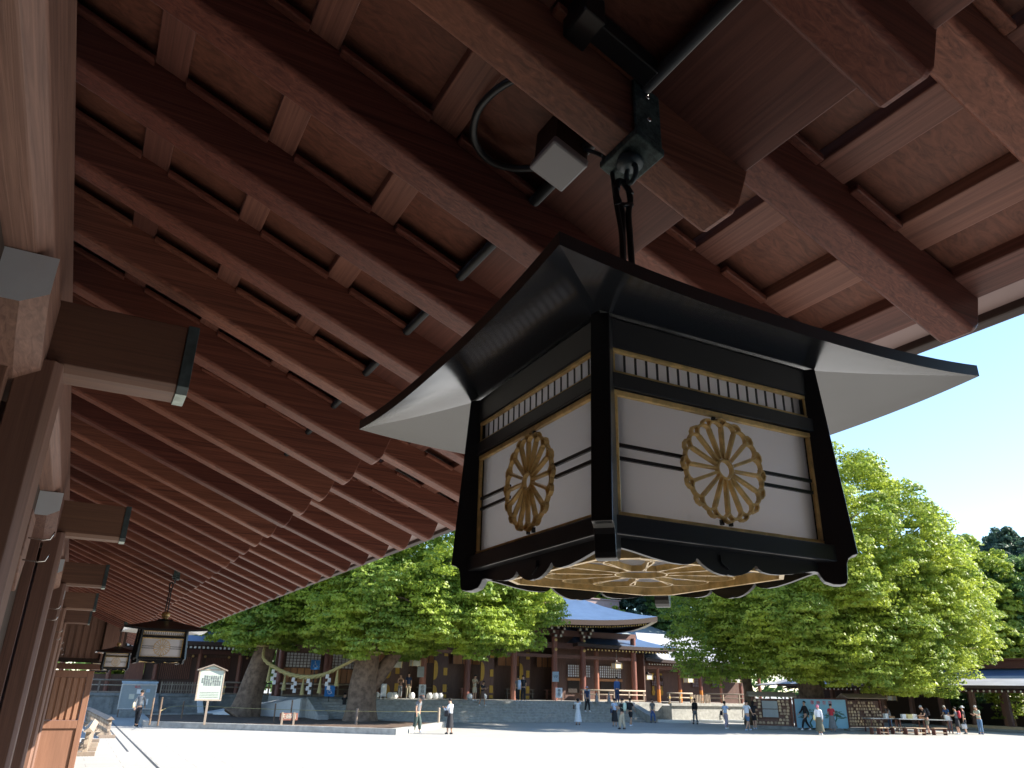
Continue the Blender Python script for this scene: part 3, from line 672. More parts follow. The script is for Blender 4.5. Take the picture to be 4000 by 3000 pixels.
camphor2 = tree('camphor_tree', 'broad camphor tree with a forked trunk at the right end of the sacred rope', [((tB.x-.15, tB.y, 0), 1.08), ((tB.x-.1, tB.y, .8), .88), ((tB.x-.1, tB.y, 2.0), .82), ((tB.x+.0, tB.y, 3.2), .76), ((tB.x-.1, tB.y, 4.6), .66), ((tB.x+.2, tB.y, 6.0), .55)],
     [(19.6, 47.3, 10.0, 7.6, 7.4, 6.6), (16.2, 44.8, 6.6, 3.6, 3.4, 2.6), (20.4, 43.6, 6.2, 3.9, 3.4, 2.5), (24.0, 44.8, 7.4, 3.0, 3.4, 3.2)], 'leaf camphor', 1.35, 200, .165, .55, 3.9, lobes=(24, 66),
     blobs=[([Vector((tB.x+.35, tB.y, 1.9)), Vector((tB.x+.95, tB.y-.1, 2.9)), Vector((tB.x+1.9, tB.y-.2, 4.2)), Vector((tB.x+3.2, tB.y-.2, 6.2))], [.42, .46, .38, .3], 12)], limbs=8)
camphor3 = tree('camphor_tree', 'tall domed camphor tree above the votive plaque racks, right of the near lantern', [((tC.x, tC.y, 0), 1.1), ((tC.x, tC.y, 1.5), .82), ((tC.x, tC.y, 3.2), .85), ((tC.x+.2, tC.y, 5), .9), ((tC.x+.4, tC.y, 7), .75)],
     [(44.9, 38.0, 10.9, 8.0, 7.8, 7.2), (51.0, 35.6, 7.0, 4.9, 4.6, 4.4), (44.0, 37.0, 6.6, 5.2, 4.4, 3.6), (46.5, 35.2, 5.8, 5.0, 3.8, 2.9)], 'leaf bright', 1.4, 200, .165, .55, 2.9, limbs=9, lobes=(24, 70))
# a broad mid-green tree at the left of that dome, and the wood beyond the roofs
BGT = [('leafy_tree', 'mid green broad tree in front of the side hall, left of the tall domed camphor', (44.6, 44.6, 0), [(41.0, 43.4, 7.2, 3.2, 3.2, 4.2), (42.0, 42.5, 5.9, 3.0, 2.6, 2.9)], 'leaf camphor', 1.2, 110, .17, 3.1, .4),
 ('forest_tree', 'yellow-green tree peeking above the far roof ridge behind the hall', (57.5, 82, 0), [(57.5, 82, 9.2, 4.2, 4, 4.6)], 'leaf bright', 1.1, 60, .34, None, .4),
 ('forest_tree', 'dark bluish tree behind the hall, rising right of the upturned eave', (62, 80, 0), [(62, 80, 9.5, 5.5, 4, 6)], 'leaf blue', 1.2, 60, .36, None, .45),
 ('forest_tree', 'tall dark tree far behind the side hall roofs, left of the domed camphor', (68, 74, 0), [(68, 74, 12, 7, 5, 8)], 'leaf dark', 1.3, 60, .36, None, .45),
 ('forest_tree', 'olive tree spreading over the far gallery roof, right of the domed camphor', (70, 42.5, 0), [(70.5, 42.0, 9.6, 4.8, 4.5, 4.8), (69, 41, 6.5, 4, 4, 3)], 'leaf bright', 1.1, 70, .30, None, .4),
 ('forest_tree', 'dark green tree at the right edge behind the gallery roof', (76, 38, 0), [(76.5, 38, 8.6, 6, 5, 5.6)], 'leaf dark', 1.2, 70, .32, None, .45),
 ('forest_tree', 'grey-blue crowned tree far away against the sky near the right edge', (104, 56, 0), [(105, 56, 16, 7.5, 6, 5.5), (100, 54, 12, 7, 6, 6)], 'leaf blue', 1.4, 60, .42, None, .7),
 ('forest_tree', 'sparse thin-branched treetop against the sky just right of the domed camphor', (84.5, 51.0, 0), [(84.5, 51.2, 16.0, 2.2, 2.0, 2.0), (87.5, 50.6, 14.2, 1.6, 1.6, 1.3), (85.2, 51, 12.6, 2.4, 2, 2.6)], 'leaf dark', .8, 26, .30, None, .3),
 ('forest_tree', 'dark tree behind the left wing roof beside the leaning trunk', (14, 84, 0), [(13, 84, 8, 7, 5, 6)], 'leaf dark', 1.2, 60, .34, None, .5),
 ('forest_tree', 'bright hedge-like tree seen through the left wing, between the second and third lanterns', (4.6, 78, 0), [(4.4, 78, 3.4, 2.6, 2, 2.4)], 'leaf bright', .8, 60, .3, None, .2),
 ('shrub', 'bright green shrub seen through the openings of the right gallery', (64.9, 37.0, 0), [(64.9, 37.0, 1.9, .9, 1.6, 1.0)], 'leaf bright', .5, 70, .16, None, .08),
 ('shrub', 'dark green shrub behind the right gallery posts near the bald visitor', (65.2, 41.5, 0), [(65.2, 41.5, 1.8, .9, 2.0, 1.0)], 'leaf dark', .5, 70, .16, None, .08),
 ('garden_tree', 'tree standing behind the viewer, mirrored in the lantern panes', (17, -17, 0), [(17, -17, 9.5, 8, 7, 6.5)], 'leaf camphor', 1.2, 70, .3, None, .6),
 ('garden_tree', 'second tree behind the viewer, to the right, mirrored in the lantern panes', (36, -19, 0), [(36, -19, 10, 9, 7, 7)], 'leaf dark', 1.2, 60, .34, None, .6)]
for nm, lb, b_, el, lm, cr, per, sz, zm, tr in BGT:
    e0 = el[0]; tree(nm, lb, [(b_, tr), ((b_[0], b_[1], e0[2]*.45), tr*.8), ((e0[0], e0[1], e0[2]*.8), tr*.55)], el, lm, cr, per, sz, .45, zm, limbs=5, barkm='bark', lobes=(16, 34) if cr > .6 else None)
# bed round the two rope-tied trees
bed = [(3.77, 45.1), (7.83, 41.9), (14.2, 37.1), (15.6, 38.6), (20.0, 44.1), (15.5, 49.5), (9.5, 56.5), (4.3, 55)]
def inset(P, d):
    cx_ = sum(p[0] for p in P)/len(P); cy_ = sum(p[1] for p in P)/len(P); out = []
    for x, y in P:
        v = Vector((cx_-x, cy_-y)); v.normalize(); out.append((x+v.x*d, y+v.y*d))
    return out
inn = inset(bed, .38); kb = MB(); n = len(bed)
for i in range(n):
    j = (i+1) % n; a, b, c, d = bed[i], bed[j], inn[j], inn[i]
    kb.add([(*a, 0), (*b, 0), (*c, 0), (*d, 0), (*a, .27), (*b, .27), (*c, .27), (*d, .27)], [(4, 5, 6, 7), (0, 1, 5, 4), (2, 3, 7, 6)])
setp(obj('kerb', kb, 'granite'), kind='structure')
sb = MB(); sb.add([(*p, .20) for p in inset(bed, .36)], [tuple(range(n))]); setp(obj('planting_bed', sb, 'soil'), kind='structure')
# sacred rope with tassels and paper streamers
ropeP = [Vector((tA.x+.55, tA.y-.75, 4.35)), AT(1030, 2572, 51.8), AT(1075, 2608, 51.0), AT(1130, 2634, 50.2), AT(1195, 2645, 49.2), AT(1262, 2636, 48.3), AT(1330, 2605, 47.3), Vector((tB.x-.35, tB.y-1.0, 3.95))]
rope = empty('sacred_rope', ropeP[4], 'thick straw rope with tassels and white paper streamers, sagging between the two camphor trunks', 'rope')
P = spline(ropeP, 8); n = len(P)
rs_ = [.075+.055*math.sin(math.pi*i/(n-1)) for i in range(n)]
rm = MB()
for ph in (0, 2.09, 4.19):
    Q = []
    for i, p in enumerate(P):
        t = (P[min(i+1, n-1)]-P[max(i-1, 0)]).normalized(); u = t.cross(Vector((0, 0, 1))).normalized(); w_ = u.cross(t); a = i*.8+ph
        Q.append(p+(u*math.cos(a)+w_*math.sin(a))*rs_[i]*.5)
    rm.tube(Q, [r_*.62 for r_ in rs_], 6)
obj('twisted_rope', rm, 'straw rope', rope, smooth=True)
lp = MB(); lp.tube([Vector((tA.x+.62+.78*math.cos(R(a)), tA.y+.78*math.sin(R(a)), 4.35)) for a in range(0, 360, 20)], .07, 7, closed=True)
lp.tube([Vector((tB.x+.95*math.cos(R(a)), tB.y+.95*math.sin(R(a)), 4.0)) for a in range(0, 360, 20)], .07, 7, closed=True); obj('rope_loop', lp, 'straw rope', rope, smooth=True)
def at_x(px):
    best = min(P, key=lambda p: abs(proj_px(p)-px)); return best
def proj_px(p):
    d = p-Vector((0, 0, HC)); return d.dot(rgt)/d.dot(fwd)*2937+2000
for px in (1052, 1112, 1184, 1250, 1322):
    p = at_x(px); t = MB(); t.lathe([(0, p.z-.08), (.05, p.z-.08), (.045, p.z-.22), (.13, p.z-.95), (.14, p.z-1.0), (0, p.z-.98)], p.x, p.y-.02, 9); obj('straw_tassel', t, 'straw rope', rope)
for px in (1078, 1150, 1214, 1286):
    p = at_x(px); t = MB(); z = p.z-.10; x = p.x-.05
    for j in range(4):
        o_ = (.07 if j % 2 else -.07); t.hexa([(x+o_-.10, p.y-.10, z-.24), (x+o_+.10, p.y-.10, z-.24), (x+o_+.10, p.y-.094, z-.24), (x+o_-.10, p.y-.094, z-.24), (x+o_-.08, p.y-.08, z), (x+o_+.10, p.y-.08, z), (x+o_+.10, p.y-.074, z), (x+o_-.08, p.y-.074, z)]); z -= .21
    obj('paper_streamer', t, 'paper white', rope)
# ------------------------------------------------------------------ stone platforms, steps
PZ = 1.30
def stone(name, mb, mat='granite', **kw): return obj(name, mb, mat, **kw)
pf = empty('stone_platform', (20, 51.3, 0), 'long stone platform carrying the main hall, faced in pale granite above broad steps', 'platform')
g = MB(); g.box(13.2, 42, 51.3, 75, 0, PZ); obj('terrace', g, 'granite', pf)
g = MB(); g.box(42, 62, 50.2, 70, 0, PZ-.18); g.box(41.9, 62, 50.05, 50.3, PZ-.18, PZ+.02); obj('side_terrace', g, 'granite', pf, bevel=.01)
for i in range(7):
    s_ = MB(); z = PZ-(i+1)*PZ/8; s_.box(14.2, 38.3, 51.3-.36*(i+1), 51.3-.36*i, 0, z); obj('step', s_, 'granite', pf, bevel=.012)
for x0, x1 in ((13.5, 14.15), (38.35, 39.0)):
    s_ = MB(); s_.hexa([(x0, 48.3, 0), (x1, 48.3, 0), (x1, 51.35, 0), (x0, 51.35, 0), (x0, 48.3, .45), (x1, 48.3, .45), (x1, 51.35, PZ+.12), (x0, 51.35, PZ+.12)]); obj('stair_cheek', s_, 'granite', pf, bevel=.02)
s_ = MB(); s_.hexa([(8.6, 56.0, 0), (13.3, 51.5, 0), (13.3, 54, 0), (8.6, 58.5, 0), (8.6, 56.0, .28), (13.3, 51.5, PZ+.02), (13.3, 54, PZ+.02), (8.6, 58.5, .28)]); obj('ramp', s_, 'white paint', pf, bevel=.01)
wp = empty('wing_platform', (3, 61, 0), 'shaded grey stone retaining wall under the left wing, with a bench-like coping', 'platform')
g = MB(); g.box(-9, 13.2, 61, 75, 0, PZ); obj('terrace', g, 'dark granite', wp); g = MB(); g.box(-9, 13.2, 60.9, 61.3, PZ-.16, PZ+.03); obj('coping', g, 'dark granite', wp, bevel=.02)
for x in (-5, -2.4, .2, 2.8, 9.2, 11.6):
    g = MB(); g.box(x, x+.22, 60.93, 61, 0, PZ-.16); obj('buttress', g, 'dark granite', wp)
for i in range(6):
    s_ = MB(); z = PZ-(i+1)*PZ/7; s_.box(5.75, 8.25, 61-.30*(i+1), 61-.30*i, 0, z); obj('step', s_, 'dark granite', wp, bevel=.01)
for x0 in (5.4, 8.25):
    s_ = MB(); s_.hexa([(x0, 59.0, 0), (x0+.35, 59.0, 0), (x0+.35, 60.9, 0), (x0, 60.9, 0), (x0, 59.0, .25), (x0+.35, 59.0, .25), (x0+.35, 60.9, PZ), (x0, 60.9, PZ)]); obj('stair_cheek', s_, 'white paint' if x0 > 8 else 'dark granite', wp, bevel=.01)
def railing(name, label, x0, x1, y, n, mat='weathered wood', z=PZ, goldc=False, gap=None):
    r_ = empty(name, ((x0+x1)/2, y, z), label, 'railing', 'wooden balustrades on the terraces')
    for zz, rr_ in ((.84, .06), (.52, .045)):
        t = MB(); t.tube([(x0-.2, y, z+zz), (x1+.2, y, z+zz)], rr_, 10); obj('rail', t, mat, r_, smooth=True)
    t = MB(); t.box(x0, x1, y-.05, y+.05, z+.04, z+.14); obj('bottom_rail', t, mat, r_, bevel=.01)
    for i in range(n+1):
        x = x0+(x1-x0)*i/n; p = MB(); p.box(x-.055, x+.055, y-.055, y+.055, z, z+.80); o = obj('post', p, 'weathered post' if mat == 'weathered wood' else mat, r_, bevel=.01)
        if goldc:
            c = MB(); c.box(x-.075, x+.075, y-.075, y+.075, z+.44, z+.60); c.box(x-.075, x+.075, y-.075, y+.075, z+.04, z+.13); obj('gold_fitting', c, 'gold leaf', o)
    return r_
railing('balustrade', 'grey weathered balustrade in front of the left wing, behind the notice board', -3.0, 5.3, 61.25, 5)
railing('balustrade', 'gold-fitted balustrade between the picket gate and the wheelchair sign', 8.5, 13.2, 61.25, 3, goldc=True)
railing('balustrade', 'dim balustrade between the rope-tied trunk and the main steps', 13.6, 19.0, 58.6, 4)
railing('balustrade', 'balustrade running behind the crowd at the right end of the broad steps', 36.5, 42.6, 54.4, 4, z=PZ)
railing('balustrade', 'sunlit pale balustrade at the front corner of the side terrace', 42.0, 44.2, 50.4, 2, z=PZ-.1, goldc=True)
railing('balustrade', 'low grey balustrade along the side terrace behind the white-shirted walkers', 46.6, 57.5, 51.2, 6, z=PZ-.1)
def pickets(label, x0, x1, y, z, h, n):
    r_ = empty('picket_gate', ((x0+x1)/2, y, z), label, 'gate', 'picket gates on the terraces')
    for i in range(n):
        x = x0+(x1-x0)*i/(n-1); p = MB(); p.prism([(x-.035, z), (x+.035, z), (x+.035, z+h-.05), (x, z+h), (x-.035, z+h-.05)], 'y', y-.03, y+.03); obj('picket', p, 'weathered post', r_)
    for zz in (.22, h*.72):
        p = MB(); p.box(x0-.05, x1+.05, y+.031, y+.075, z+zz, z+zz+.08); obj('cross_rail', p, 'weathered wood', r_)
pickets('grey picket gate at the head of the shaded stone steps, left', 5.85, 8.2, 61.1, PZ, .82, 15)
pickets('sunlit picket gate on the side terrace beside the pale balustrade', 44.4, 46.2, 50.4, PZ-.12, .80, 12)
# ------------------------------------------------------------------ roofs
def roof_mb(x0, x1, y0, y1, ze, ridge, zr_, lift=.5, th=.32, nx=24, ny=8, pw=1.5, hip=(True, True)):
    """hipped roof with concave slopes and upswept corners; ridge = (rx0, rx1, ry)"""
    rx0, rx1, ry = ridge; top, bot = [], []
    mb = MB()
    def eave(t): return ze+lift*abs(t)**4
    def side(pa, pb, ra, rb, flip):
        P = []
        for i in range(ny+1):
            s = i/ny; row = []
            for j in range(nx+1):
                u = j/nx; t = 2*u-1; e = Vector(pa).lerp(Vector(pb), u); r_ = Vector(ra).lerp(Vector(rb), u); q = e.lerp(r_, s)
                z = eave(t)*(1-s)+zr_*s - (zr_-ze)*.42*(s-s*s)*1.6; row.append((q.x, q.y, z))
            P.append(row)
        mb.grid(P, 0); a = P[0]; low = [(p[0], p[1], p[2]-th) for p in a]; mb.grid([a, low], 1)
        inn = [(p[0]*.985+.015*(x0+x1)/2, p[1]*.97+.03*(y0+y1)/2, p[2]+.04) for p in low]; mb.grid([low, inn], 2)
    c = [(x0, y0, 0), (x1, y0, 0), (x1, y1, 0), (x0, y1, 0)]; ra, rb = (rx0, ry, 0), (rx1, ry, 0)
    side(c[0], c[1], ra, rb, 0); side(c[1], c[2], rb, rb, 0); side(c[2], c[3], rb, ra, 0); side(c[3], c[0], ra, ra, 0)
    return mb
def ridge_box(x0, x1, y, z, h=.6, w=.5):
    mb = MB(); mb.box(x0, x1, y-w/2, y+w/2, z-.1, z+h); mb.box(x0-.15, x1+.15, y-w*.72, y+w*.72, z+h, z+h+.12); mb.box(x0-.08, x1+.08, y-w*.62, y+w*.62, z+.05, z+.16); return mb
def rafter_tips(par, x0, x1, y, z, step, axis='x', mat=('hall wood', 'cream'), r=.07, ln=.9, pitch=.35, curve=None):
    """rafters under an eave with pale painted ends"""
    first = None; n = int((x1-x0)/step)
    for i in range(min(n, 98)):
        u = x0+step*(i+.5)
        if first is None:
            mb = MB(); a = ln
            if axis == 'x': mb.add([(u-r, y, z-r), (u+r, y, z-r), (u+r, y, z+r), (u-r, y, z+r), (u-r, y+a, z-r+a*pitch), (u+r, y+a, z-r+a*pitch), (u+r, y+a, z+r+a*pitch), (u-r, y+a, z+r+a*pitch)], [(1, 0, 4, 5), (2, 1, 5, 6), (3, 2, 6, 7), (0, 3, 7, 4)])
            else: mb.add([(y, u-r, z-r), (y, u+r, z-r), (y, u+r, z+r), (y, u-r, z+r), (y+a, u-r, z-r+a*pitch), (y+a, u+r, z-r+a*pitch), (y+a, u+r, z+r+a*pitch), (y+a, u-r, z+r+a*pitch)], [(1, 0, 4, 5), (2, 1, 5, 6), (3, 2, 6, 7), (0, 3, 7, 4)])
            o_ = len(mb.v)-8; mb.f.append((o_, o_+1, o_+2, o_+3)); mb.m.append(1)
            first = obj('eave_rafter', mb, list(mat), par); u0 = u
        else:
            dz = 0 if curve is None else curve(u)-curve(u0)
            copy_part(first, (u-u0, 0, dz) if axis == 'x' else (0, u-u0, dz))
def grid_window(par, x0, x1, z0, z1, y, nx, nz, frame='hall wood', pane='paper white'):
    p = MB(); p.box(x0, x1, y, y+.03, z0, z1); pn = obj('lattice_window', p, pane, par)
    b = MB(); w = .022
    for i in range(nx+1): x = x0+(x1-x0)*i/nx; b.box(x-w, x+w, y-.05, y-.003, z0-w, z1+w)
    for i in range(nz+1): z = z0+(z1-z0)*i/nz; b.box(x0-w, x1+w, y-.044, y-.006, z-w*.8, z+w*.8)
    obj('lattice', b, frame, pn); return pn
def column(par, x, y, z0, z1, r, mat='column wood', nm='column'):
    c = MB(); c.cyl(x, y, z0, z1, r, 14); return obj(nm, c, mat, par, smooth=False)
# main hall -----------------------------------------------------------
hall = empty('main_hall', (28, 56, PZ), 'main shrine hall with sweeping blue-grey copper roof and gold door plates, behind broad steps', 'hall')
rm = roof_mb(9, 43.0, 52.6, 70, 7.30, (14, 34.5, 61), 12.4, .75, .40); o = obj('roof', rm, ['copper roof', 'dark fascia', 'cream'], hall)
rafter_tips(hall, 20.6, 42.4, 53.0, 6.80, .245, mat=('hall wood', 'gold leaf'), r=.06, ln=1.6, pitch=.30, curve=lambda x: .75*abs((x-26)/17)**4)
wl = MB(); wl.box(13.2, 44.3, 60, 60.2, PZ, 7.4); obj('rear_wall', wl, 'hall wood', hall)
CX = [19.6, 23.25, 26.9, 31.0, 34.8, 37.6, 42.9]
for x in CX: column(hall, x, 56, PZ, 6.4, .24)
for z0, z1, yy in ((5.3, 5.75, 56.10), (4.55, 4.8, 56.12), (6.3, 6.75, 56.08)):
    b = MB(); b.box(13.4, 43.2, yy-.15, yy+.15, z0, z1); obj('tie_beam', b, 'hall beam', hall)
for i, x in enumerate(CX[1:6]):
    for z in (5.95, 5.2):
        b = MB(); b.lathe([(0, .0), (.13, 0), (.10, .07), (0, .09)], seg=12); b.xf(Matrix.Translation((x, 55.76, z)) @ Matrix.Rotation(R(90), 4, 'X')); obj('gold_boss', b, 'gold leaf', hall)
    for dx, z in ((-.42, 6.55), (.42, 6.55), (-.62, 6.82), (.62, 6.82), (0, 6.9), (-.25, 6.25), (.25, 6.25)):
        b = MB(); b.box(x+dx-.10, x+dx+.10, 55.35, 55.75, z-.09, z+.09); b.m = [0]*6; b.m[2] = 1; obj('bracket_block', b, ['hall wood', 'cream'], hall)
# door leaves with gold plates, standing open between the columns
for x, w in ((20.9, 1.05), (24.7, 1.2), (28.75, 1.2), (32.3, 1.0), (35.6, .55)):
    d = MB(); d.box(x, x+w, 57.4, 57.5, PZ, 5.2); lf = obj('door_leaf', d, 'hall wood', hall)
    for z, hh in ((3.35, .72), (1.75, .5)):
        q = [(x+.0, z-hh)]+[(x+.12+.22*math.cos(R(a)), z+hh*.95*math.sin(R(a))) for a in range(-80, 81, 20)]+[(x, z+hh)]
        p = MB(); p.prism(q, 'y', 57.36, 57.395); obj('gold_plate', p, 'gold plate', lf)
    if w > .9:
        for z in (4.65, 3.25, 2.05, 1.48):
            p = MB(); p.box(x+w-.38, x+w-.06, 57.36, 57.395, z-.27 if z > 1.6 else z-.12, z+.27 if z > 1.6 else z+.12); obj('gold_plate', p, 'gold plate', lf)
for i in range(5):
    x0, x1 = CX[i]+.3, CX[i+1]-.3
    p = MB(); p.box(x0, x1, 59.4, 59.45, 3.9, 4.7); obj('ochre_panel', p, 'ochre wood', hall)
    for j in range(5): s_ = MB(); xx = x0+(x1-x0)*j/4; s_.box(xx-.03, xx+.03, 59.36, 59.399, 3.85, 4.75); obj('panel_strip', s_, 'hall wood', hall)
    bnc = MB(); bnc.box(x0+.3, x1-.2, 58.3, 58.6, 2.02, 2.10); bnc.box(x0+.3, x1-.2, 58.3, 58.55, 1.72, 1.80)
    for q in (x0+.4, x1-.4): bnc.box(q, q+.08, 58.32, 58.5, PZ, 2.02)
    obj('altar_rail', bnc, 'weathered wood' if i % 2 else 'column wood', hall)
for x0, x1 in ((13.9, 16.5), (17.3, 19.2)):
    grid_window(hall, x0, x1, 3.28, 4.30, 59.9, 10 if x0 < 15 else 7, 5)
    for j in range(5 if x0 < 15 else 4):
        n_ = 5 if x0 < 15 else 4; a = x0-.1+(x1-x0)*j/n_; p = MB(); p.box(a+.03, a+(x1-x0)/n_-.03, 59.9, 59.96, 2.25, 3.22); obj('ochre_panel', p, 'ochre wood', hall)
for x in (13.5, 16.9, 17.15, 19.3): column(hall, x, 59.7, PZ, 5.6, .20)
p = MB(); p.box(13.2, 19.5, 59.5, 59.9, 2.05, 2.2); obj('sill', p, 'hall beam', hall)
b = MB(); b.box(44.0, 44.1, 56, 60, PZ, 5.2); obj('side_wall', b, 'hall wood', hall)
b = MB(); b.box(35.9, 44.1, 57.3, 57.45, PZ, 6.6); obj('front_wall', b, 'hall wood', hall)
for x0, x1, nx in ((36.85, 38.0, 5), (38.45, 39.15, 3), (40.1, 42.4, 11)): grid_window(hall, x0, x1, 3.13, 4.10, 57.2, nx, 5)
for x0, x1 in ((36.8, 38.1), (40.1, 42.5)):
    p = MB(); p.box(x0, x1, 57.16, 57.22, 2.85, 3.05); obj('ochre_panel', p, 'ochre wood', hall)
    p = MB(); p.box(x0+.1, x1-.1, 57.2, 57.26, 1.9, 2.84); obj('opening_shade', p, 'interior dark', hall)  # dark sheet on the solid wall, colouring in the shade of an opening
column(hall, 39.4, 56.6, PZ, 5.2, .2)
# side hall, lower roof ------------------------------------------------
sh = empty('side_hall', (46, 58, PZ), 'lower side hall with a blue-grey roof tucked under the right end of the main eave', 'hall')
obj('roof', roof_mb(36.6, 47.4, 55.2, 66, 5.70, (39, 41.5, 60.5), 8.3, .10, .28), ['copper roof', 'dark fascia', 'cream'], sh)
rafter_tips(sh, 37.6, 46.8, 55.45, 5.28, .36, mat=('hall wood', 'gold leaf'), r=.065, ln=1.2)
obj('roof', roof_mb(44.6, 60, 56.4, 68, 4.75, (47.5, 58, 61.5), 7.4, .15, .25), ['roof pale', 'dark fascia', 'cream'], sh)
rafter_tips(sh, 45.0, 59, 56.65, 4.38, .30, r=.05, ln=1.2)
b = MB(); b.box(44.1, 60, 59.6, 59.8, PZ, 5.0); obj('front_wall', b, 'hall wood', sh)
b = MB(); b.box(44.1, 60, 57.6, 57.8, 4.0, 4.25); obj('tie_beam', b, 'hall beam', sh)
for i, x in enumerate((44.4, 46.9, 49.4, 51.9, 54.4, 56.9, 59.4)):
    c = column(sh, x, 57.7, PZ-.1, 4.1, .15)
    if i in (1, 2, 3): q = MB(); q.cyl(x, 57.7, PZ-.05, 2.3, .154, 14); obj('post_sunlight', q, 'cloth orange', c)  # orange skin that colours sunlight onto the lower posts
for x0 in (45.4, 47.6, 52.5, 55.0):
    grid_window(sh, x0, x0+1.3, 2.6, 3.5, 59.5, 7, 4, pane='cloth lilac' if x0 > 47 else 'grey screen')
for x in (47.75, 48.7):
    for z, hh in ((3.35, .35), (2.25, .45)):
        q = [(x-.16, z+hh), (x+.16, z+hh), (x+.10, z), (x+.22, z-hh*.3), (x+.12, z-hh), (x-.12, z-hh), (x-.2, z-.3*hh), (x-.08, z)]
        p = MB(); p.prism(q, 'y', 59.50, 59.54); obj('gold_plate', p, 'gold plate', sh)
# far ridge behind the main roof
fr = empty('rear_hall', (52, 78, 0), 'pinkish ridge and roof of a hall standing behind the main roof', 'hall')
obj('roof', roof_mb(34, 64, 70, 86, 7.5, (40, 57.5, 78), 11.3, .4, .3), ['weathered roof', 'dark fascia', 'cream'], fr)
obj('ridge', ridge_box(40, 57.6, 78, 11.3, 1.0, .7), 'pale soffit', fr)
b = MB(); b.box(38, 62, 72, 84, 0, 7.6); obj('wall', b, 'hall wood', fr)
fr2 = empty('rear_hall', (64, 76, 0), 'small pink-ridged roof peeking out above the pale side roofs, left of the dark green tree', 'hall')
obj('roof', roof_mb(58, 74, 72, 82, 6.2, (60, 72, 77), 8.2, .3, .25), ['weathered roof', 'dark fascia', 'cream'], fr2); obj('ridge', ridge_box(59.8, 72, 77, 8.2, .7, .6), 'pale soffit', fr2)
b = MB(); b.box(60, 72, 73, 81, 0, 6.3); obj('wall', b, 'hall wood', fr2)
# left wing ------------------------------------------------------------
lw = empty('left_wing', (4, 66, PZ), 'long dark left wing with white-tipped rafters and latticed shutters behind the leaning trunk', 'hall')
obj('roof', roof_mb(-12, 14.0, 62.6, 72, 4.90, (-8, 11.5, 67.3), 6.5, .12, .28), ['copper roof', 'dark fascia', 'cream'], lw)
rafter_tips(lw, -4, 13.6, 62.9, 4.50, .30, mat=('hall wood', 'white paint'), r=.075, ln=1.4)
b = MB(); b.box(5.0, 13.6, 66.9, 67.1, PZ, 4.9); obj('wall', b, 'hall wood', lw)
for x in (-3.6, -.5, 2.6, 5.7, 8.72, 11.75, 13.6): column(lw, x, 66, PZ-.1, 4.45, .17)
b = MB(); b.box(-8, 13.6, 65.85, 66.15, 4.15, 4.45); obj('tie_beam', b, 'hall beam', lw)
b = MB(); b.box(-8, 5.0, 66.9, 67.0, PZ, 2.55); obj('low_wall', b, 'hall wood', lw)
b = MB(); b.box(3.7, 4.9, 66.2, 66.7, PZ, 4.4); obj('door_post', b, 'column wood', lw)
for x0, x1 in ((6.1, 8.3), (9.3, 11.2)):
    s_ = MB()
    for j in range(16): xx = x0+(x1-x0)*j/16; s_.box(xx, xx+.06, 66.78, 66.88, 2.3, 3.9)
    obj('shutter', s_, 'column wood', lw)
for x in (6.2, 8.3, 9.2, 11.0, 12.4):
    b = MB(); b.lathe([(0, .0), (.10, 0), (.07, .05), (0, .06)], seg=10); b.xf(Matrix.Translation((x, 66.8, 3.98)) @ Matrix.Rotation(R(90), 4, 'X')); obj('gold_boss', b, 'gold leaf', lw)
gh = empty('gate_house', (6.5, 80, 0), 'small blue-roofed gatehouse seen through the left wing under the second lantern', 'building')
obj('roof', roof_mb(4.8, 8.6, 77, 81, 3.7, (5.6, 7.8, 79), 4.6, .1, .2), ['copper roof', 'dark fascia', 'cream'], gh); b = MB(); b.box(5.3, 8.1, 77.6, 80.4, 0, 3.6); obj('wall', b, 'interior dark', gh)
# right gallery --------------------------------------------------------
rg = empty('right_gallery', (60.5, 42, 0), 'long open gallery with a pale shingled roof and white-tipped rafters along the right side', 'gallery')
mb = MB(); ya, yb = 18, 53.6
def gstrip(pts, mi):
    for (x0, z0), (x1, z1) in zip(pts, pts[1:]): mb.grid([[(x0, ya+(yb-ya)*j/12, z0) for j in range(13)], [(x1, ya+(yb-ya)*j/12, z1) for j in range(13)]], mi)
gstrip([(57.4, 3.02), (58.6, 3.36), (60.2, 3.72)], 0); gstrip([(57.4, 3.02), (57.45, 2.80), (58.3, 2.95)], 1)
mb.f += [tuple(range(0, 0))] if False else []
obj('lower_roof', mb, ['shingle roof', 'dark fascia'], rg)
mb = MB(); gstrip([(60.2, 3.72), (61.6, 4.30)], 0); gstrip([(61.6, 4.30), (65.5, 3.0)], 0); obj('upper_roof', mb, 'copper roof', rg)
mb = MB(); mb.box(61.2, 62.0, ya, yb-.4, 4.25, 4.85); mb.box(61.0, 62.2, ya, yb-.3, 4.85, 4.95); obj('ridge', mb, 'board wood', rg)
mb = MB(); mb.hexa([(57.2, yb, 2.86), (60.4, yb+.05, 3.60), (60.4, yb+2.6, 3.1), (57.0, yb+2.2, 2.80), (57.2, yb, 2.98), (60.4, yb+.05, 3.76), (60.4, yb+2.6, 3.3), (57.0, yb+2.2, 2.92)]); obj('hip_end', mb, 'shingle roof', rg)
rafter_tips(rg, 22, 53.4, 57.75, 2.64, .43, 'y', r=.062, ln=1.5, pitch=.22)
for i in range(13):
    y = 22+2.55*i; c = MB(); c.box(60.3, 60.62, y-.15, y+.15, 0, 3.1); obj('post', c, 'post wood', rg, bevel=.01)
    c = MB(); c.box(64.2, 64.5, y-.15, y+.15, 0, 3.1); obj('post', c, 'post wood', rg, bevel=.01)
b = MB(); b.box(60.35, 60.55, ya, yb, 2.55, 2.85); obj('tie_beam', b, 'plank wood', rg)
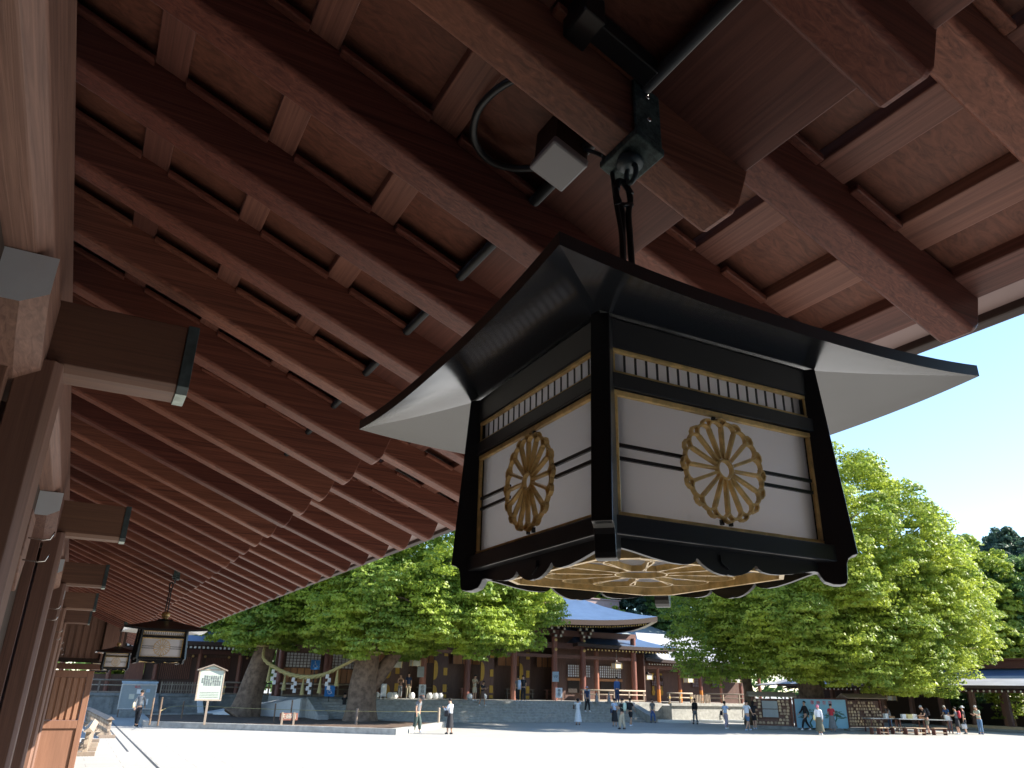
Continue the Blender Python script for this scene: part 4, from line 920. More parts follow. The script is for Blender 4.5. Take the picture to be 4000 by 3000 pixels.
b = MB(); b.box(62.5, 62.6, 40.5, yb, .1, 2.8); obj('partition', b, 'wall board', rg)
b = MB(); b.box(59.6, 65, ya, yb, 0, .12); obj('plinth', b, 'granite', rg)
b = MB(); b.box(59.9, 60.9, ya, 39.4, .12, .30); obj('sill_beam', b, 'pale wood', rg)
b = MB(); b.box(66.5, 66.8, 14, 60, 0, 2.0); obj('rear_fence', b, 'wall board', rg)
for y0_, y1_ in ((31.5, 33.8), (24, 29)):
    b = MB(); b.box(63.0, 63.1, y0_, y1_, .12, 1.1); obj('screen', b, 'pale wood', rg)
# ------------------------------------------------------------------ lettering and baking helpers
BAKE = []
def text(name, s, size, mat, parent, loc, rot=(R(90), 0, 0), ext=.004, vertical=False):
    cu = bpy.data.curves.new(name, 'FONT'); cu.body = s; cu.size = size; cu.extrude = ext; cu.align_x = 'CENTER'; cu.align_y = 'CENTER'; cu.space_line = .95
    o = bpy.data.objects.new(name, cu); col.objects.link(o); o.parent = parent; o.location = Vector(loc)-wloc(parent) if parent else loc; o.rotation_euler = rot
    BAKE.append((o, mat)); return o
def skin_obj(name, verts, edges, radii, mat, parent, root=0, sub=1):
    me = bpy.data.meshes.new(name); me.from_pydata([tuple(v) for v in verts], edges, [])
    o = bpy.data.objects.new(name, me); col.objects.link(o); o.parent = parent
    m_ = o.modifiers.new("skin", 'SKIN'); m_.use_smooth_shade = True; m_.branch_smoothing = .3
    sv = me.skin_vertices[0].data
    for i, r_ in enumerate(radii): sv[i].radius = (r_, r_) if isinstance(r_, (int, float)) else r_; sv[i].use_root = (i == root)
    if sub: s_ = o.modifiers.new("sub", 'SUBSURF'); s_.levels = sub; s_.render_levels = sub
    BAKE.append((o, mat)); return o
def bake_all():
    bpy.context.view_layer.update(); dg = bpy.context.evaluated_depsgraph_get(); out = []
    for o, mat in BAKE:
        me = bpy.data.meshes.new_from_object(o.evaluated_get(dg)); me.materials.clear(); me.materials.append(M[mat]); out.append((o, me))
    for o, me in out:
        nm = o.name; par, loc, rot = o.parent, o.location.copy(), o.rotation_euler.copy(); props = {k: o[k] for k in o.keys() if k in ('label', 'category', 'group', 'kind')}
        bpy.data.objects.remove(o); n = bpy.data.objects.new(nm, me); col.objects.link(n); n.parent = par; n.location = loc; n.rotation_euler = rot
        for k, v in props.items(): n[k] = v
    BAKE.clear()
# ------------------------------------------------------------------ people
def person(label, pos, face, h=1.70, lean=0, head=0, walk=0., arms=((5, 6, 10), (5, 6, 10)), top='navy', sleeve='short', bottom=('trousers', 'black'), shoes='white', hair=('hair', 'short'), bag=None, hat=None, skin='skin', build=1., group='visitors in the courtyard', stripes=None):
    """face: direction the person looks, degrees clockwise from +Y seen from above"""
    s = h/1.70; P = empty('person', pos, label, 'person', group, rz=-R(face)+math.pi); P.scale = (s, s, s)
    # local frame: looks along -y, so facing is handled by rz
    hip = Vector((0, 0, .90)); L = R(lean); up = Vector((0, -math.sin(L), math.cos(L))); fw = Vector((0, -math.cos(L), -math.sin(L)))
    waist = hip+up*.14; chest = hip+up*.38; nb = hip+up*.52; b = build
    hd = L+R(head); hup = Vector((0, -math.sin(hd), math.cos(hd))); hfw = Vector((0, -math.cos(hd), -math.sin(hd)))
    neck = nb+hup*.06; hc = nb+hup*.17
    V = [hip, waist, chest, nb, neck, hc-hup*.02, hc+hup*.09]; E_ = [(0, 1), (1, 2), (2, 3), (3, 4), (4, 5), (5, 6)]
    Rr = [(.125*b, .095*b), (.112*b, .085*b), (.14*b, .10*b), (.075, .06), (.05, .05), (.082, .092), (.058, .066)]
    J = {}
    for side, (fl, ab, eb) in zip((-1, 1), arms):
        sh_ = nb+Vector((side*.165*b, 0, 0))-up*.045; f_ = R(fl)
        d1 = (-up*math.cos(f_)+fw*math.sin(f_)); d1 = (d1*math.cos(R(ab))+Vector((side, 0, 0))*math.sin(R(ab))).normalized()
        el = sh_+d1*.285; e2 = f_+R(eb); d2 = (-up*math.cos(e2)+fw*math.sin(e2)); d2 = (d2*math.cos(R(ab*.3))+Vector((-side*.25*math.sin(R(eb)), 0, 0))).normalized()
        wr = el+d2*.25; ha = wr+d2*.07; i = len(V)
        V += [sh_, el, wr, ha]; Rr += [.052, .040, .027, (.040, .020)]; E_ += [(3, i), (i, i+1), (i+1, i+2), (i+2, i+3)]; J[side] = (sh_, el, wr, ha, d2)
        sd = Vector((side, 0, 0)); pr = d2.cross(sd)
        pr = pr.normalized() if pr.length > .1 else Vector((0, 0, 1)); ac = d2.cross(pr).normalized()
        for j, (o_, ln) in enumerate(((-.030, .062), (-.011, .074), (.010, .070), (.029, .054))):
            k = len(V); a0 = ha+ac*o_*.8; V += [a0, a0+d2*ln*.55+pr*.004, a0+d2*ln+pr*.020]; Rr += [.0095, .0085, .007]; E_ += [(i+3, k), (k, k+1), (k+1, k+2)]
        k = len(V); V += [wr+d2*.03+ac*.032, wr+d2*.065+ac*.055+pr*.012]; Rr += [.0105, .0085]; E_ += [(i+3, k), (k, k+1)]
    Lg = {}
    for side in (-1, 1):
        st = walk*side; hp = hip+Vector((side*.085*b, 0, -.03)); ft = Vector((side*.095, -st*.5, .055)); kn = hp.lerp(ft, .5)+Vector((0, -.03-abs(walk)*.08, .0)); i = len(V)
        V += [hp, kn, ft, ft+Vector((side*.01, -.11, -.03))]; Rr += [.088*b, .055*b, .038, (.04, .025)]; E_ += [(0, i), (i, i+1), (i+1, i+2), (i+2, i+3)]; Lg[side] = (hp, kn, ft)
    i = len(V); nose = hc+hfw*.098-hup*.0; V += [hc+hfw*.06+hup*.01, nose+hfw*.01-hup*.012]; Rr += [.03, .010]; E_ += [(5, i), (i, i+1)]
    for side in (-1, 1):
        k = len(V); V += [hc+Vector((side*.085, 0, 0))-hup*.002]; Rr += [(.012, .022)]; E_ += [(5, k)]
    skin_obj('body', V, E_, Rr, 'cloth '+skin, P)
    ey = MB()
    for side in (-1, 1):
        e = MB(); e.lathe([(0, -.010), (.009, -.005), (.0105, 0), (.009, .005), (0, .010)], seg=8); e.xf(Matrix.Translation(hc+hfw*.086+hup*.022+Vector((side*.031, 0, 0)))); ey.add(e.v, e.f)
    m_ = MB(); a = hc+hfw*.090-hup*.045; m_.tube([a-Vector((.022, 0, 0)), a+hfw*.004, a+Vector((.022, 0, 0))], .005, 6)
    obj('eyes', ey, 'cloth hair', P, local=True, smooth=True); obj('mouth', m_, 'cloth red', P, local=True)
    # hair
    if hair:
        hm = MB(); c = hc+hup*.025-hfw*.018; rx, ry, rz_ = .097, .112, .118; N1, N2 = 12, 9
        rot = Matrix.Rotation(-hd, 4, 'X') if True else None
        rows = []
        for i in range(N2+1):
            ph = math.pi*i/N2; row = []
            for j in range(N1):
                th = 2*math.pi*j/N1; x, y, z = math.sin(ph)*math.cos(th), math.sin(ph)*math.sin(th), math.cos(ph)
                cut = -.15 if y > -.35 else .38
                if hair[1] != 'short' and y > -.2: cut = -.75
                if z < cut: z = cut; k_ = .93; x *= k_; y *= k_
                row.append((x*rx, y*ry, z*rz_))
            rows.append(row+[row[0]])
        hm.grid(rows); hm.xf(Matrix.Translation(c) @ Matrix.Rotation(hd, 4, 'X'))
        if hair[1] == 'long': hm.tube([c-hfw*.05-hup*.04, c-hfw*.085-hup*.15, c-hfw*.085-hup*.30], [.085, .075, .035], 9)
        if hair[1] == 'bun': hm.tube([c-hfw*.08+hup*.03, c-hfw*.14+hup*.04], [.05, .03], 9)
        obj('hair', hm, 'cloth '+hair[0], P, local=True, smooth=True)
    if hat:
        t = MB(); c = hc+hup*.07; t.lathe([(0, .085), (.07, .07), (.105, .0), (.108, -.02), (.10, -.02), (0, -.01)], seg=14, sy=1.12); br_ = MB(); br_.lathe([(.09, -.012), (.17, -.030), (.17, -.024), (.09, -.004)], seg=16)
        t.add(br_.v, br_.f); t.xf(Matrix.Translation(c) @ Matrix.Rotation(hd, 4, 'X')); obj('hat', t, 'cloth '+hat, P, local=True, smooth=True)
    # top
    g = .024; TV = [hip+up*.02, waist, chest, nb-up*.01]; TR = [(.150*b, .122*b), (.135*b, .108*b), (.162*b, .122*b), (.095*b, .07)]; TE = [(0, 1), (1, 2), (2, 3)]
    for side in (-1, 1):
        sh_, el, wr, ha, d2 = J[side]; i = len(TV)
        if sleeve == 'none': continue
        TV += [sh_+up*.005]; TR += [.068]; TE += [(3, i)]
        if sleeve == 'short': TV += [sh_.lerp(el, .62)]; TR += [.062]; TE += [(i, i+1)]
        else: TV += [el, wr-d2*.01]; TR += [.058, .044]; TE += [(i, i+1), (i+1, i+2)]
    skin_obj('top', TV, TE, TR, 'cloth '+top, P)
    kind, bm_ = bottom
    if kind in ('trousers', 'shorts', 'wide'):
        BV = [hip+up*.06, hip-Vector((0, 0, .05))]; BR = [(.145*b, .115*b), (.145*b, .12*b)]; BE = [(0, 1)]
        for side in (-1, 1):
            hp, kn, ft = Lg[side]; i = len(BV); wd = 1.35 if kind == 'wide' else 1.
            if kind == 'shorts': BV += [hp-Vector((0, 0, .08)), hp.lerp(kn, .92)]; BR += [.103*b, .088*b]; BE += [(1, i), (i, i+1)]
            else: BV += [hp-Vector((0, 0, .08)), kn, ft+Vector((0, 0, .05))]; BR += [.103*b*wd**.3, .078*b*wd, .058*wd]; BE += [(1, i), (i, i+1), (i+1, i+2)]
        skin_obj(kind if kind == 'shorts' else 'trousers', BV, BE, BR, 'cloth '+bm_, P, root=1)
    else:
        zl = {'skirt': .48, 'longskirt': .20, 'midi': .30}[kind]; fl_ = {'skirt': .20, 'longskirt': .27, 'midi': .22}[kind]
        rows = []
        for i in range(7):
            q = i/6; z = hip.z+.10-(hip.z+.10-zl)*q; r_ = .135+(fl_-.135)*q**.8; rows.append([((r_*(1+.05*math.sin(5*t)*q))*math.cos(t), (r_*.82*(1+.05*math.cos(7*t)*q))*math.sin(t)-math.sin(L)*.05*(1-q), z) for t in [2*math.pi*j/20 for j in range(21)]])
        k = MB(); k.grid(rows); k.grid([rows[-1], [(x*.96, y*.96, z+.01) for x, y, z in rows[-1]]]); obj('skirt', k, 'cloth '+bm_, P, local=True, smooth=True)
    for side in (-1, 1):
        ft = Lg[side][2]; k = MB(); k.lathe([(0, -.045), (.8, -.045), (1, -.02), (.9, .03), (.45, .055), (0, .06)], seg=12)
        for i in range(len(k.v)): x, y, z = k.v[i]; k.v[i] = (x*.046, y*.135 if y < 0 else y*.075, z if z < 0 else z*(1.0 if y > -.3 else .5))
        k.xf(Matrix.Translation(ft+Vector((side*.01, -.03, -.008)))); obj('shoe', k, 'cloth '+shoes, P, local=True, smooth=True)
    if bag:
        kind, bmt = bag; k = MB()
        if kind == 'backpack':
            c = chest-fw*.20-up*.03; k.lathe([(0, -.23), (.8, -.22), (1, -.1), (1, .1), (.75, .21), (0, .23)], seg=12, sx=.15, sy=.09); k.xf(Matrix.Translation(c) @ Matrix.Rotation(L, 4, 'X'))
            for sd in (-1, 1): k.tube([c+Vector((sd*.09, 0, .16)), nb+Vector((sd*.10, 0, .03)), chest+fw*.13+Vector((sd*.11, 0, .02)), c+Vector((sd*.12, 0, -.14))], .014, 6)
        elif kind == 'shoulder':
            c = J[1][1]+Vector((.05, .05, -.12)); k.lathe([(0, -.15), (.9, -.15), (1, -.03), (.85, .10), (.5, .14), (0, .14)], seg=12, sx=.06, sy=.15); k.xf(Matrix.Translation(c)); k.tube([c+Vector((0, -.08, .10)), J[1][0]+Vector((0, -.03, .08)), c+Vector((0, .08, .10))], .010, 6)
        elif kind == 'tote':
            c = J[1][3]+Vector((.02, 0, -.30)); k.lathe([(0, -.16), (.9, -.16), (1, .02), (.9, .13), (0, .13)], seg=12, sx=.07, sy=.17); k.xf(Matrix.Translation(c)); k.tube([c+Vector((0, -.09, .12)), J[1][3]+Vector((0, 0, -.02)), c+Vector((0, .09, .12))], .008, 6)
        elif kind == 'long':
            c = chest-fw*.19-up*.12; k.lathe([(0, -.34), (.9, -.33), (1, -.1), (1, .2), (.8, .30), (0, .31)], seg=12, sx=.13, sy=.08); k.xf(Matrix.Translation(c))
        obj({'backpack': 'backpack', 'shoulder': 'shoulder_bag', 'tote': 'bag', 'long': 'backpack'}[kind], k, 'cloth '+bmt, P, local=True, smooth=True)
    if stripes:
        k = MB()
        for i in range(8):
            c = hip+up*(.03+.055*i); rr_ = .150*b if i < 3 else .165*b
            k.tube([c+Vector((rr_*1.02*math.cos(t), rr_*.84*math.sin(t), 0)) for t in [2*math.pi*j/16 for j in range(16)]], .009, 5, closed=True)
        obj('stripes', k, 'cloth '+stripes, P, local=True)
    return P
def toward(px, py): return G(px, py)
photo_arms = ((70, 12, 95), (70, 12, 95)); phone = ((25, 8, 95), (25, 8, 95)); relax = ((6, 7, 12), (-4, 7, 10)); swing = ((28, 5, 22), (-22, 5, 14)); table = ((40, 10, 50), (35, 10, 60))
person('person in dark clothes walking away with a beige shoulder bag, beside the kerb corner', G(530, 2838), 20, 1.70, lean=5, walk=.42, arms=swing, top='grey', sleeve='long', bottom=('trousers', 'black'), shoes='black', bag=('shoulder', 'beige'))
person('person in a long black skirt raising both arms, half behind the forked trunk', G(1338, 2818), 40, 1.66, arms=photo_arms, top='black', bottom=('longskirt', 'black'), shoes='white')
person('person in a cap, printed dark tee and wide green trousers, looking down beside the bed', G(1626, 2861), 150, 1.74, lean=8, head=32, walk=.25, arms=relax, top='grey', bottom=('wide', 'green'), shoes='white', hat='black', group='visitors in the courtyard')
person('person in a white blouse with a black shoulder bag and dark cropped trousers', G(1756, 2868), 330, 1.62, head=22, arms=phone, walk=.15, top='white', sleeve='long', bottom=('midi', 'black'), shoes='black', bag=('shoulder', 'black'))
def on_terrace(px, py, z=PZ): p = G(px, py, z); p.z = z; return p
person('person in a dark sleeveless top and grey trousers, arms folded on the terrace', on_terrace(1560, 2729), 190, 1.64, arms=((20, 8, 80), (20, 8, 80)), top='brown', sleeve='none', bottom=('trousers', 'grey'), shoes='black', group='visitors on the terrace')
person('person in a navy printed tee and khaki trousers facing the courtyard', on_terrace(1592, 2729), 190, 1.74, arms=relax, top='navy', bottom=('trousers', 'khaki'), shoes='grey', group='visitors on the terrace')
person('person in a brown skirt stepping down from the terrace edge', Vector((25.6, 50.75, PZ-PZ/8*2)), 160, 1.62, lean=6, head=25, walk=.4, arms=phone, top='black', bottom=('skirt', 'brown'), shoes='white', group='visitors on the terrace')
person('person in beige looking at a phone, standing before the altar', on_terrace(1852, 2738), 170, 1.66, head=25, arms=phone, top='beige', bottom=('shorts', 'beige'), shoes='white', group='visitors on the terrace')
person('person with a pale backpack facing the altar, left of a taller companion', on_terrace(2022, 2741), 0, 1.62, arms=relax, top='grey', bottom=('trousers', 'black'), bag=('long', 'sky'), group='visitors on the terrace')
person('person in a long black outfit and pale shoes beside the pale backpack', on_terrace(2044, 2741), 10, 1.72, lean=4, head=15, walk=.2, arms=relax, top='black', bottom=('trousers', 'black'), group='visitors on the terrace')
person('person in a long white dress raising a camera, below the broad steps', G(2258, 2832), 30, 1.60, arms=photo_arms, top='white', sleeve='long', bottom=('longskirt', 'white'), shoes='brown', hair=('hair', 'bun'), bag=('shoulder', 'brown'))
person('person in a navy shirt and sun hat coming down the steps behind the white dress', Vector((33.9, 50.0, PZ-PZ/8*4)), 175, 1.72, arms=relax, walk=.25, top='navy', bottom=('trousers', 'black'), hat='lilac', group='visitors on the terrace')
person('person in a bright blue shirt standing by the altar rail', on_terrace(2412, 2748), 5, 1.74, arms=relax, top='blue', sleeve='long', bottom=('trousers', 'navy'), group='visitors on the terrace')
person('person in black with cream trousers and a mint green backpack', G(2432, 2849), 335, 1.70, arms=phone, walk=.22, top='black', bottom=('wide', 'beige'), shoes='black', bag=('backpack', 'mint'))
person('person with a pale top and dark bag, left of the mint backpack', G(2402, 2838), 20, 1.66, arms=relax, top='sky', bottom=('midi', 'black'), shoes='grey', bag=('shoulder', 'navy'))
person('person in shorts striding off to the right behind the mint backpack', G(2464, 2836), 70, 1.68, walk=.5, arms=swing, top='black', bottom=('shorts', 'black'), shoes='white', bag=('backpack', 'black'))
person('person in blue jeans walking near the right end of the steps', G(2551, 2824), 200, 1.60, walk=.4, arms=relax, top='grey', bottom=('trousers', 'blue'), shoes='navy')
person('person in a dark grey coat standing before the sunlit picket gate', G(2718, 2829), 10, 1.72, walk=.18, arms=relax, top='black', sleeve='long', bottom=('trousers', 'grey'), shoes='black')
person('person in a pale blue shirt and lilac trousers walking right', G(2838, 2847), 80, 1.64, walk=.5, arms=((45, 5, 60), (-10, 5, 10)), top='sky', bottom=('wide', 'lilac'), hair=('hair', 'bun'), bag=('shoulder', 'black'))
person('stout person in a white tee and denim shorts striding right', G(2922, 2853), 85, 1.72, lean=5, walk=.62, arms=swing, top='white', bottom=('shorts', 'denim'), build=1.2, shoes='sky')
person('person with a black top and bare legs, beside the denim shorts', G(2950, 2848), 60, 1.68, walk=.25, arms=phone, top='black', bottom=('shorts', 'black'), hair=('hair', 'long'), shoes='sky')
person('person all in black striding past the blue board', G(3152, 2852), 290, 1.74, walk=.66, arms=swing, top='black', sleeve='long', bottom=('trousers', 'black'), shoes='white')
person('person in a white blouse and olive skirt holding a round straw bag', G(3206, 2871), 60, 1.62, walk=.3, arms=relax, top='white', sleeve='long', bottom=('longskirt', 'olive'), bag=('shoulder', 'straw'), hair=('pink', 'bun'))
person('person in a red shirt and long dark skirt facing the blue board', G(3256, 2859), 50, 1.62, arms=((20, 8, 70), (20, 8, 70)), top='red', bottom=('longskirt', 'grey'), shoes='grey', bag=None)
person('bald person in a striped shirt bending over a writing table', G(3482, 2852), 290, 1.66, lean=14, head=30, arms=table, top='brown', stripes='white', bottom=('trousers', 'denim'), hair=None, skin='tan', shoes='black', group='visitors at the writing tables')
person('grey-haired person in khaki shorts with a dark backpack at the table', G(3631, 2869), 300, 1.72, lean=16, head=30, arms=table, walk=.2, top='black', bottom=('shorts', 'khaki'), bag=('backpack', 'black'), hair=('greyhair', 'short'), shoes='black', group='visitors at the writing tables')
person('person in a blue shirt leaning over the end of the table', G(3716, 2853), 275, 1.70, lean=24, head=25, arms=table, top='blue', bottom=('trousers', 'lilac'), hair=('greyhair', 'short'), shoes='grey', group='visitors at the writing tables')
person('person with a red backpack and short skirt at the table end', G(3748, 2869), 330, 1.60, head=15, arms=table, walk=.12, top='grey', bottom=('skirt', 'black'), bag=('backpack', 'red'), shoes='white', group='visitors at the writing tables')
person('person in black shorts standing right of the red backpack', G(3776, 2867), 340, 1.64, arms=relax, top='black', bottom=('shorts', 'black'), hat='white', bag=('tote', 'white'), shoes='grey', group='visitors at the writing tables')
person('person in a pale green shirt and jeans leaning by a gallery post', G(3836, 2869), 280, 1.72, lean=10, head=18, arms=phone, top='palegreen', bottom=('trousers', 'denim'), hair=('greyhair', 'short'), shoes='navy', group='visitors at the writing tables')
# ------------------------------------------------------------------ signs and notice boards
def board(name, label, c, w, h, z0, mat, frame=None, posts=0, cat='sign', th=.05, rz=0, group=None, postmat='weathered post', roof=None):
    s_ = empty(name, (c[0], c[1], c[2] if len(c) > 2 else 0), label, cat, group, rz=rz); zb = 0
    m_ = MB(); m_.box(-w/2, w/2, -th/2, th/2, z0, z0+h); obj('panel', m_, mat, s_, local=True, bevel=.006)
    if frame:
        f = MB(); t = .06; a = -th/2-.02; b_ = th/2+.02
        f.box(-w/2-t, w/2+t, a, b_, z0+h, z0+h+t); f.box(-w/2-t, w/2+t, a, b_, z0-t, z0); f.box(-w/2-t, -w/2, a, b_, z0, z0+h); f.box(w/2, w/2+t, a, b_, z0, z0+h); obj('frame', f, frame, s_, local=True)
    if posts == 1: p = MB(); p.box(-.05, .05, -.04, .04, 0, z0); obj('post', p, postmat, s_, local=True)
    if posts == 2:
        for sx in (-1, 1): p = MB(); p.box(sx*(w/2-.04)-.035, sx*(w/2-.04)+.035, .03, .09, 0, z0+h*.9); obj('post', p, postmat, s_, local=True)
    if roof:
        r_ = MB(); ov, rh = roof
        for sx in (-1, 1): r_.hexa([(0, -.16, z0+h+rh), (sx*(w/2+ov), -.16, z0+h-.02), (sx*(w/2+ov), .16, z0+h-.02), (0, .16, z0+h+rh), (0, -.16, z0+h+rh+.06), (sx*(w/2+ov), -.16, z0+h+.03), (sx*(w/2+ov), .16, z0+h+.03), (0, .16, z0+h+rh+.06)])
        obj('gable_roof', r_, 'weathered wood', s_, local=True); g_ = MB(); g_.prism([(-w/2, z0+h), (w/2, z0+h), (0, z0+h+rh-.02)], 'y', -th/2, th/2); obj('gable', g_, mat, s_, local=True)
    return s_
nb_ = board('notice_board', 'large glazed grey notice board standing before the left wing balustrade', G(522, 2802), 1.95, 1.35, .52, 'grey screen', 'galvanised', 2, 'notice board')
b = MB(); b.box(-1.05, 1.05, -.2, .15, 2.0, 2.10); b.box(-1.0, 1.0, -.12, .02, 1.93, 2.0); obj('hood', b, 'poster blue', nb_, local=True)
b = MB(); b.box(-.9, .9, -.25, .25, 0, .42); obj('plinth', b, 'dark granite', nb_, local=True, bevel=.02)
for x, z, w, h_, mt in ((.05, 1.5, .30, .26, 'paper white'), (.55, 1.55, .22, .2, 'poster blue'), (-.35, 1.2, .3, .3, 'cream'), (.5, .9, .3, .35, 'paper white')):
    b = MB(); b.box(x-w/2, x+w/2, -.034, -.028, z-h_/2, z+h_/2); obj('poster', b, mt, nb_, local=True)
text('lettering', '案内', .17, 'red ink', nb_, Vector(nb_.location)+Vector((-.1, -.032, 1.76)))
kz = board('roofed_sign', 'pale roofed wooden sign on one post, standing in the bed left of the leaning trunk', G(797, 2831, .2), 1.12, 1.35, 1.15, 'mint sign', 'weathered wood', 1, 'sign', roof=(.16, .24)) if 'mint sign' in M else None
for j in range(9):
    text('lettering', '\n'.join('楠木之由来明治神宮'[(j*2+k) % 9] for k in range(6 if j < 8 else 3)), .085, 'cloth grey', kz, Vector(kz.location)+Vector((.44-j*.105, -.034, 2.02)))
for j in range(4):
    b = MB(); b.box(-.45, .45, -.031, -.027, 1.24+j*.075, 1.252+j*.075); obj('text_line', b, 'dark ink', kz, local=True)
def wheelchair(par, c, s_):
    """standard access pictogram from bars and an arc"""
    x, y, z = c; m_ = MB()
    m_.tube([(x-.04*s_, y, z+.34*s_), (x-.04*s_, y-.001, z+.35*s_)], .05*s_, 10); m_.lathe([(0, 0)], 0, 0, 3)
    h_ = MB(); h_.lathe([(0, -.004), (.055*s_, -.004), (.055*s_, .004), (0, .004)], seg=14); h_.xf(Matrix.Translation((x-.06*s_, y, z+.33*s_)) @ Matrix.Rotation(R(90), 4, 'X'))
    k = MB(); k.add(h_.v, h_.f)
    k.tube([(x-.05*s_, y, z+.25*s_), (x-.03*s_, y, z+.02*s_), (x+.13*s_, y, z+.02*s_), (x+.20*s_, y, z-.20*s_), (x+.28*s_, y, z-.17*s_)], .028*s_, 6)
    k.tube([(x-.045*s_, y, z+.14*s_), (x+.12*s_, y, z+.14*s_)], .022*s_, 6)
    k.tube([(x-.01*s_+.19*s_*math.cos(R(a)), y, z-.08*s_+.19*s_*math.sin(R(a))) for a in range(140, 350, 15)], .022*s_, 6)
    obj('pictogram', k, 'paper white', par)
for (px, py, Yp, s_, lb) in ((1232, 2597, 54.5, .62, 'blue wheelchair access sign hung before the white lattice window'), (1288, 2699, 51.0, .66, 'bright blue wheelchair access sign at the end of the ramp rail')):
    c = AT(px, py, Yp); w_ = empty('access_sign', c, lb, 'sign', 'blue wheelchair access signs'); b = MB(); b.box(c.x-s_/2, c.x+s_/2, c.y, c.y+.03, c.z-s_/2, c.z+s_/2); obj('panel', b, 'sign blue', w_, bevel=.01)
    b = MB(); b.box(c.x-.03, c.x+.03, c.y+.031, c.y+.09, .3, c.z+s_*.3); obj('post', b, 'iron', w_)
    wheelchair(w_, (c.x, c.y-.008, c.z-.01), s_*.95)
def simple_sign(px0, px1, py0, py1, Yp, mat, label, chars=None, size=.3, stand=True, zbase=PZ, postmat='galvanised', nm='sign'):
    a, c = AT(px0, py1, Yp), AT(px1, py0, Yp); o_ = empty(nm, ((a.x+c.x)/2, Yp, zbase), label, 'sign', 'standing signs on the terrace')
    b = MB(); b.box(a.x, c.x, Yp, Yp+.04, a.z, c.z); obj('panel', b, mat, o_, bevel=.02)
    if stand:
        for x in (a.x+.05, c.x-.05): b = MB(); b.box(x-.02, x+.02, Yp+.041, Yp+.08, zbase, c.z-.05); obj('post', b, postmat, o_)
    if chars: text('lettering', chars, size, 'dark ink', o_, ((a.x+c.x)/2, Yp-.006, (a.z+c.z)/2))
    return o_
simple_sign(1629, 1658, 2604, 2645, 55.5, 'grey screen', 'plain pale notice fixed high on the first broad column', stand=False)
simple_sign(1635, 1665, 2674, 2715, 51.9, 'paper white', 'white standing sign with two characters, near the first broad column', '参\n拝', .30)
simple_sign(2158, 2183, 2624, 2663, 55.5, 'poster blue', 'pale blue notice with fine lines, fixed to the column near the right half of the hall', '二拝二拍\n手一拝', .10, stand=False)
simple_sign(2171, 2197, 2687, 2726, 51.9, 'paper white', 'pale blue-white standing sign with two characters beside the fifth column', '参\n拝', .28)
simple_sign(1486, 1512, 2671, 2720, 51.9, 'paper white', 'blank white rounded sign board near the orange-lit column')
simple_sign(2284, 2305, 2693, 2748, 51.9, 'poster blue', 'tall pale blue banner sign behind the sun-hatted visitor', 'お\n守\nり', .22)
# low wooden plaque by the kerb and rope posts
pl = board('low_plaque', 'low brown wooden plaque on two legs in front of the kerb', G(1122, 2849), .92, .34, .42, 'column wood', None, 0, 'sign')
for sx in (-.34, .26): p = MB(); p.box(sx-.05, sx+.05, -.07, -.028, 0, .80); obj('leg', p, 'weathered post', pl, local=True)
text('lettering', '夫婦楠', .26, 'cream', pl, Vector(pl.location)+Vector((-.02, -.032, .59)))
for i, (px, py, z, h_, lb) in enumerate(((1389, 2846, 0.0, 1.0, 'pale wooden post on the kerb in front of the forked trunk'), (1712, 2836, .1, .95, 'pale wooden post at the right tip of the bed'), (708, 2806, .2, .9, 'thin dark stake in the bed, left of the roofed sign'), (615, 2836, .2, 1.25, 'slim brown post at the left corner of the bed'), (583, 2832, .2, 1.2, 'slim post beside the corner of the bed, nearest the walker'), (1068, 2822, .2, .95, 'dark stake behind the low plaque, left one'), (1132, 2825, .2, 1.15, 'dark stake rising just behind the low plaque'))):
    p = G(px, py, z); r_ = .07 if i < 2 else .04; b = MB(); b.lathe([(0, z), (r_, z), (r_, z+h_-.03), (r_*.7, z+h_), (0, z+h_)], p.x, p.y, 10)
    o = obj('rope_post', b, 'weathered post' if i < 2 else 'bark', loc=(p.x, p.y, z)); setp(o, lb, 'post', 'posts round the tree bed')
bo = MB(); pts = [G(1389, 2812, .75), G(1250, 2806, .72), G(1068, 2800, .78)]; bo.tube(spline([Vector((p.x, p.y, .85)) for p in (G(1712, 2836, .1), G(1389, 2846, 0), G(1068, 2822, .2), G(708, 2806, .2), G(615, 2836, .2))], 6), .012, 5)
setp(obj('boundary_cord', bo, 'straw rope', loc=(12, 46, .9)), 'thin cord strung from post to post round the tree bed', 'cord')
# low timber barrier beyond the gate leaf
for k_, (ax, ay, rz, hl) in enumerate(((1.60, 43.0, R(92.4), 6.2), (1.06, 31.6, R(87), 3.0))):
    lf = empty('timber_barrier', (ax, ay, 0), ['weathered timber barrier with uprights, farther one beyond the gate leaf', 'weathered timber barrier with uprights, nearer one beside the gate leaf'][k_], 'barrier', 'timber barriers', rz=rz)
    for zz in (.24, .50): b = MB(); b.box(-hl, hl, -.05, .05, zz, zz+.09); obj('rail', b, 'weathered wood', lf, local=True, bevel=.01)
    b = MB(); b.prism([(-.15, .68), (.15, .68), (0, .80)], 'x', -hl-.15, hl+.15); obj('cap', b, 'weathered wood', lf, local=True)
    n_ = int(hl*2/.62)
    for i in range(n_+1): x = -hl+.1+(2*hl-.2)*i/n_; b = MB(); b.box(x-.06, x+.06, -.07, .07, 0 if i % 3 == 0 else .10, .70); obj('upright', b, 'weathered post', lf, local=True, bevel=.01)
    for i in range(0, n_+1, 3): sx = -hl+.1+(2*hl-.2)*i/n_; b = MB(); b.box(sx-.10, sx+.10, -.30, .30, 0, .12); obj('foot', b, 'weathered wood', lf, local=True, bevel=.01)
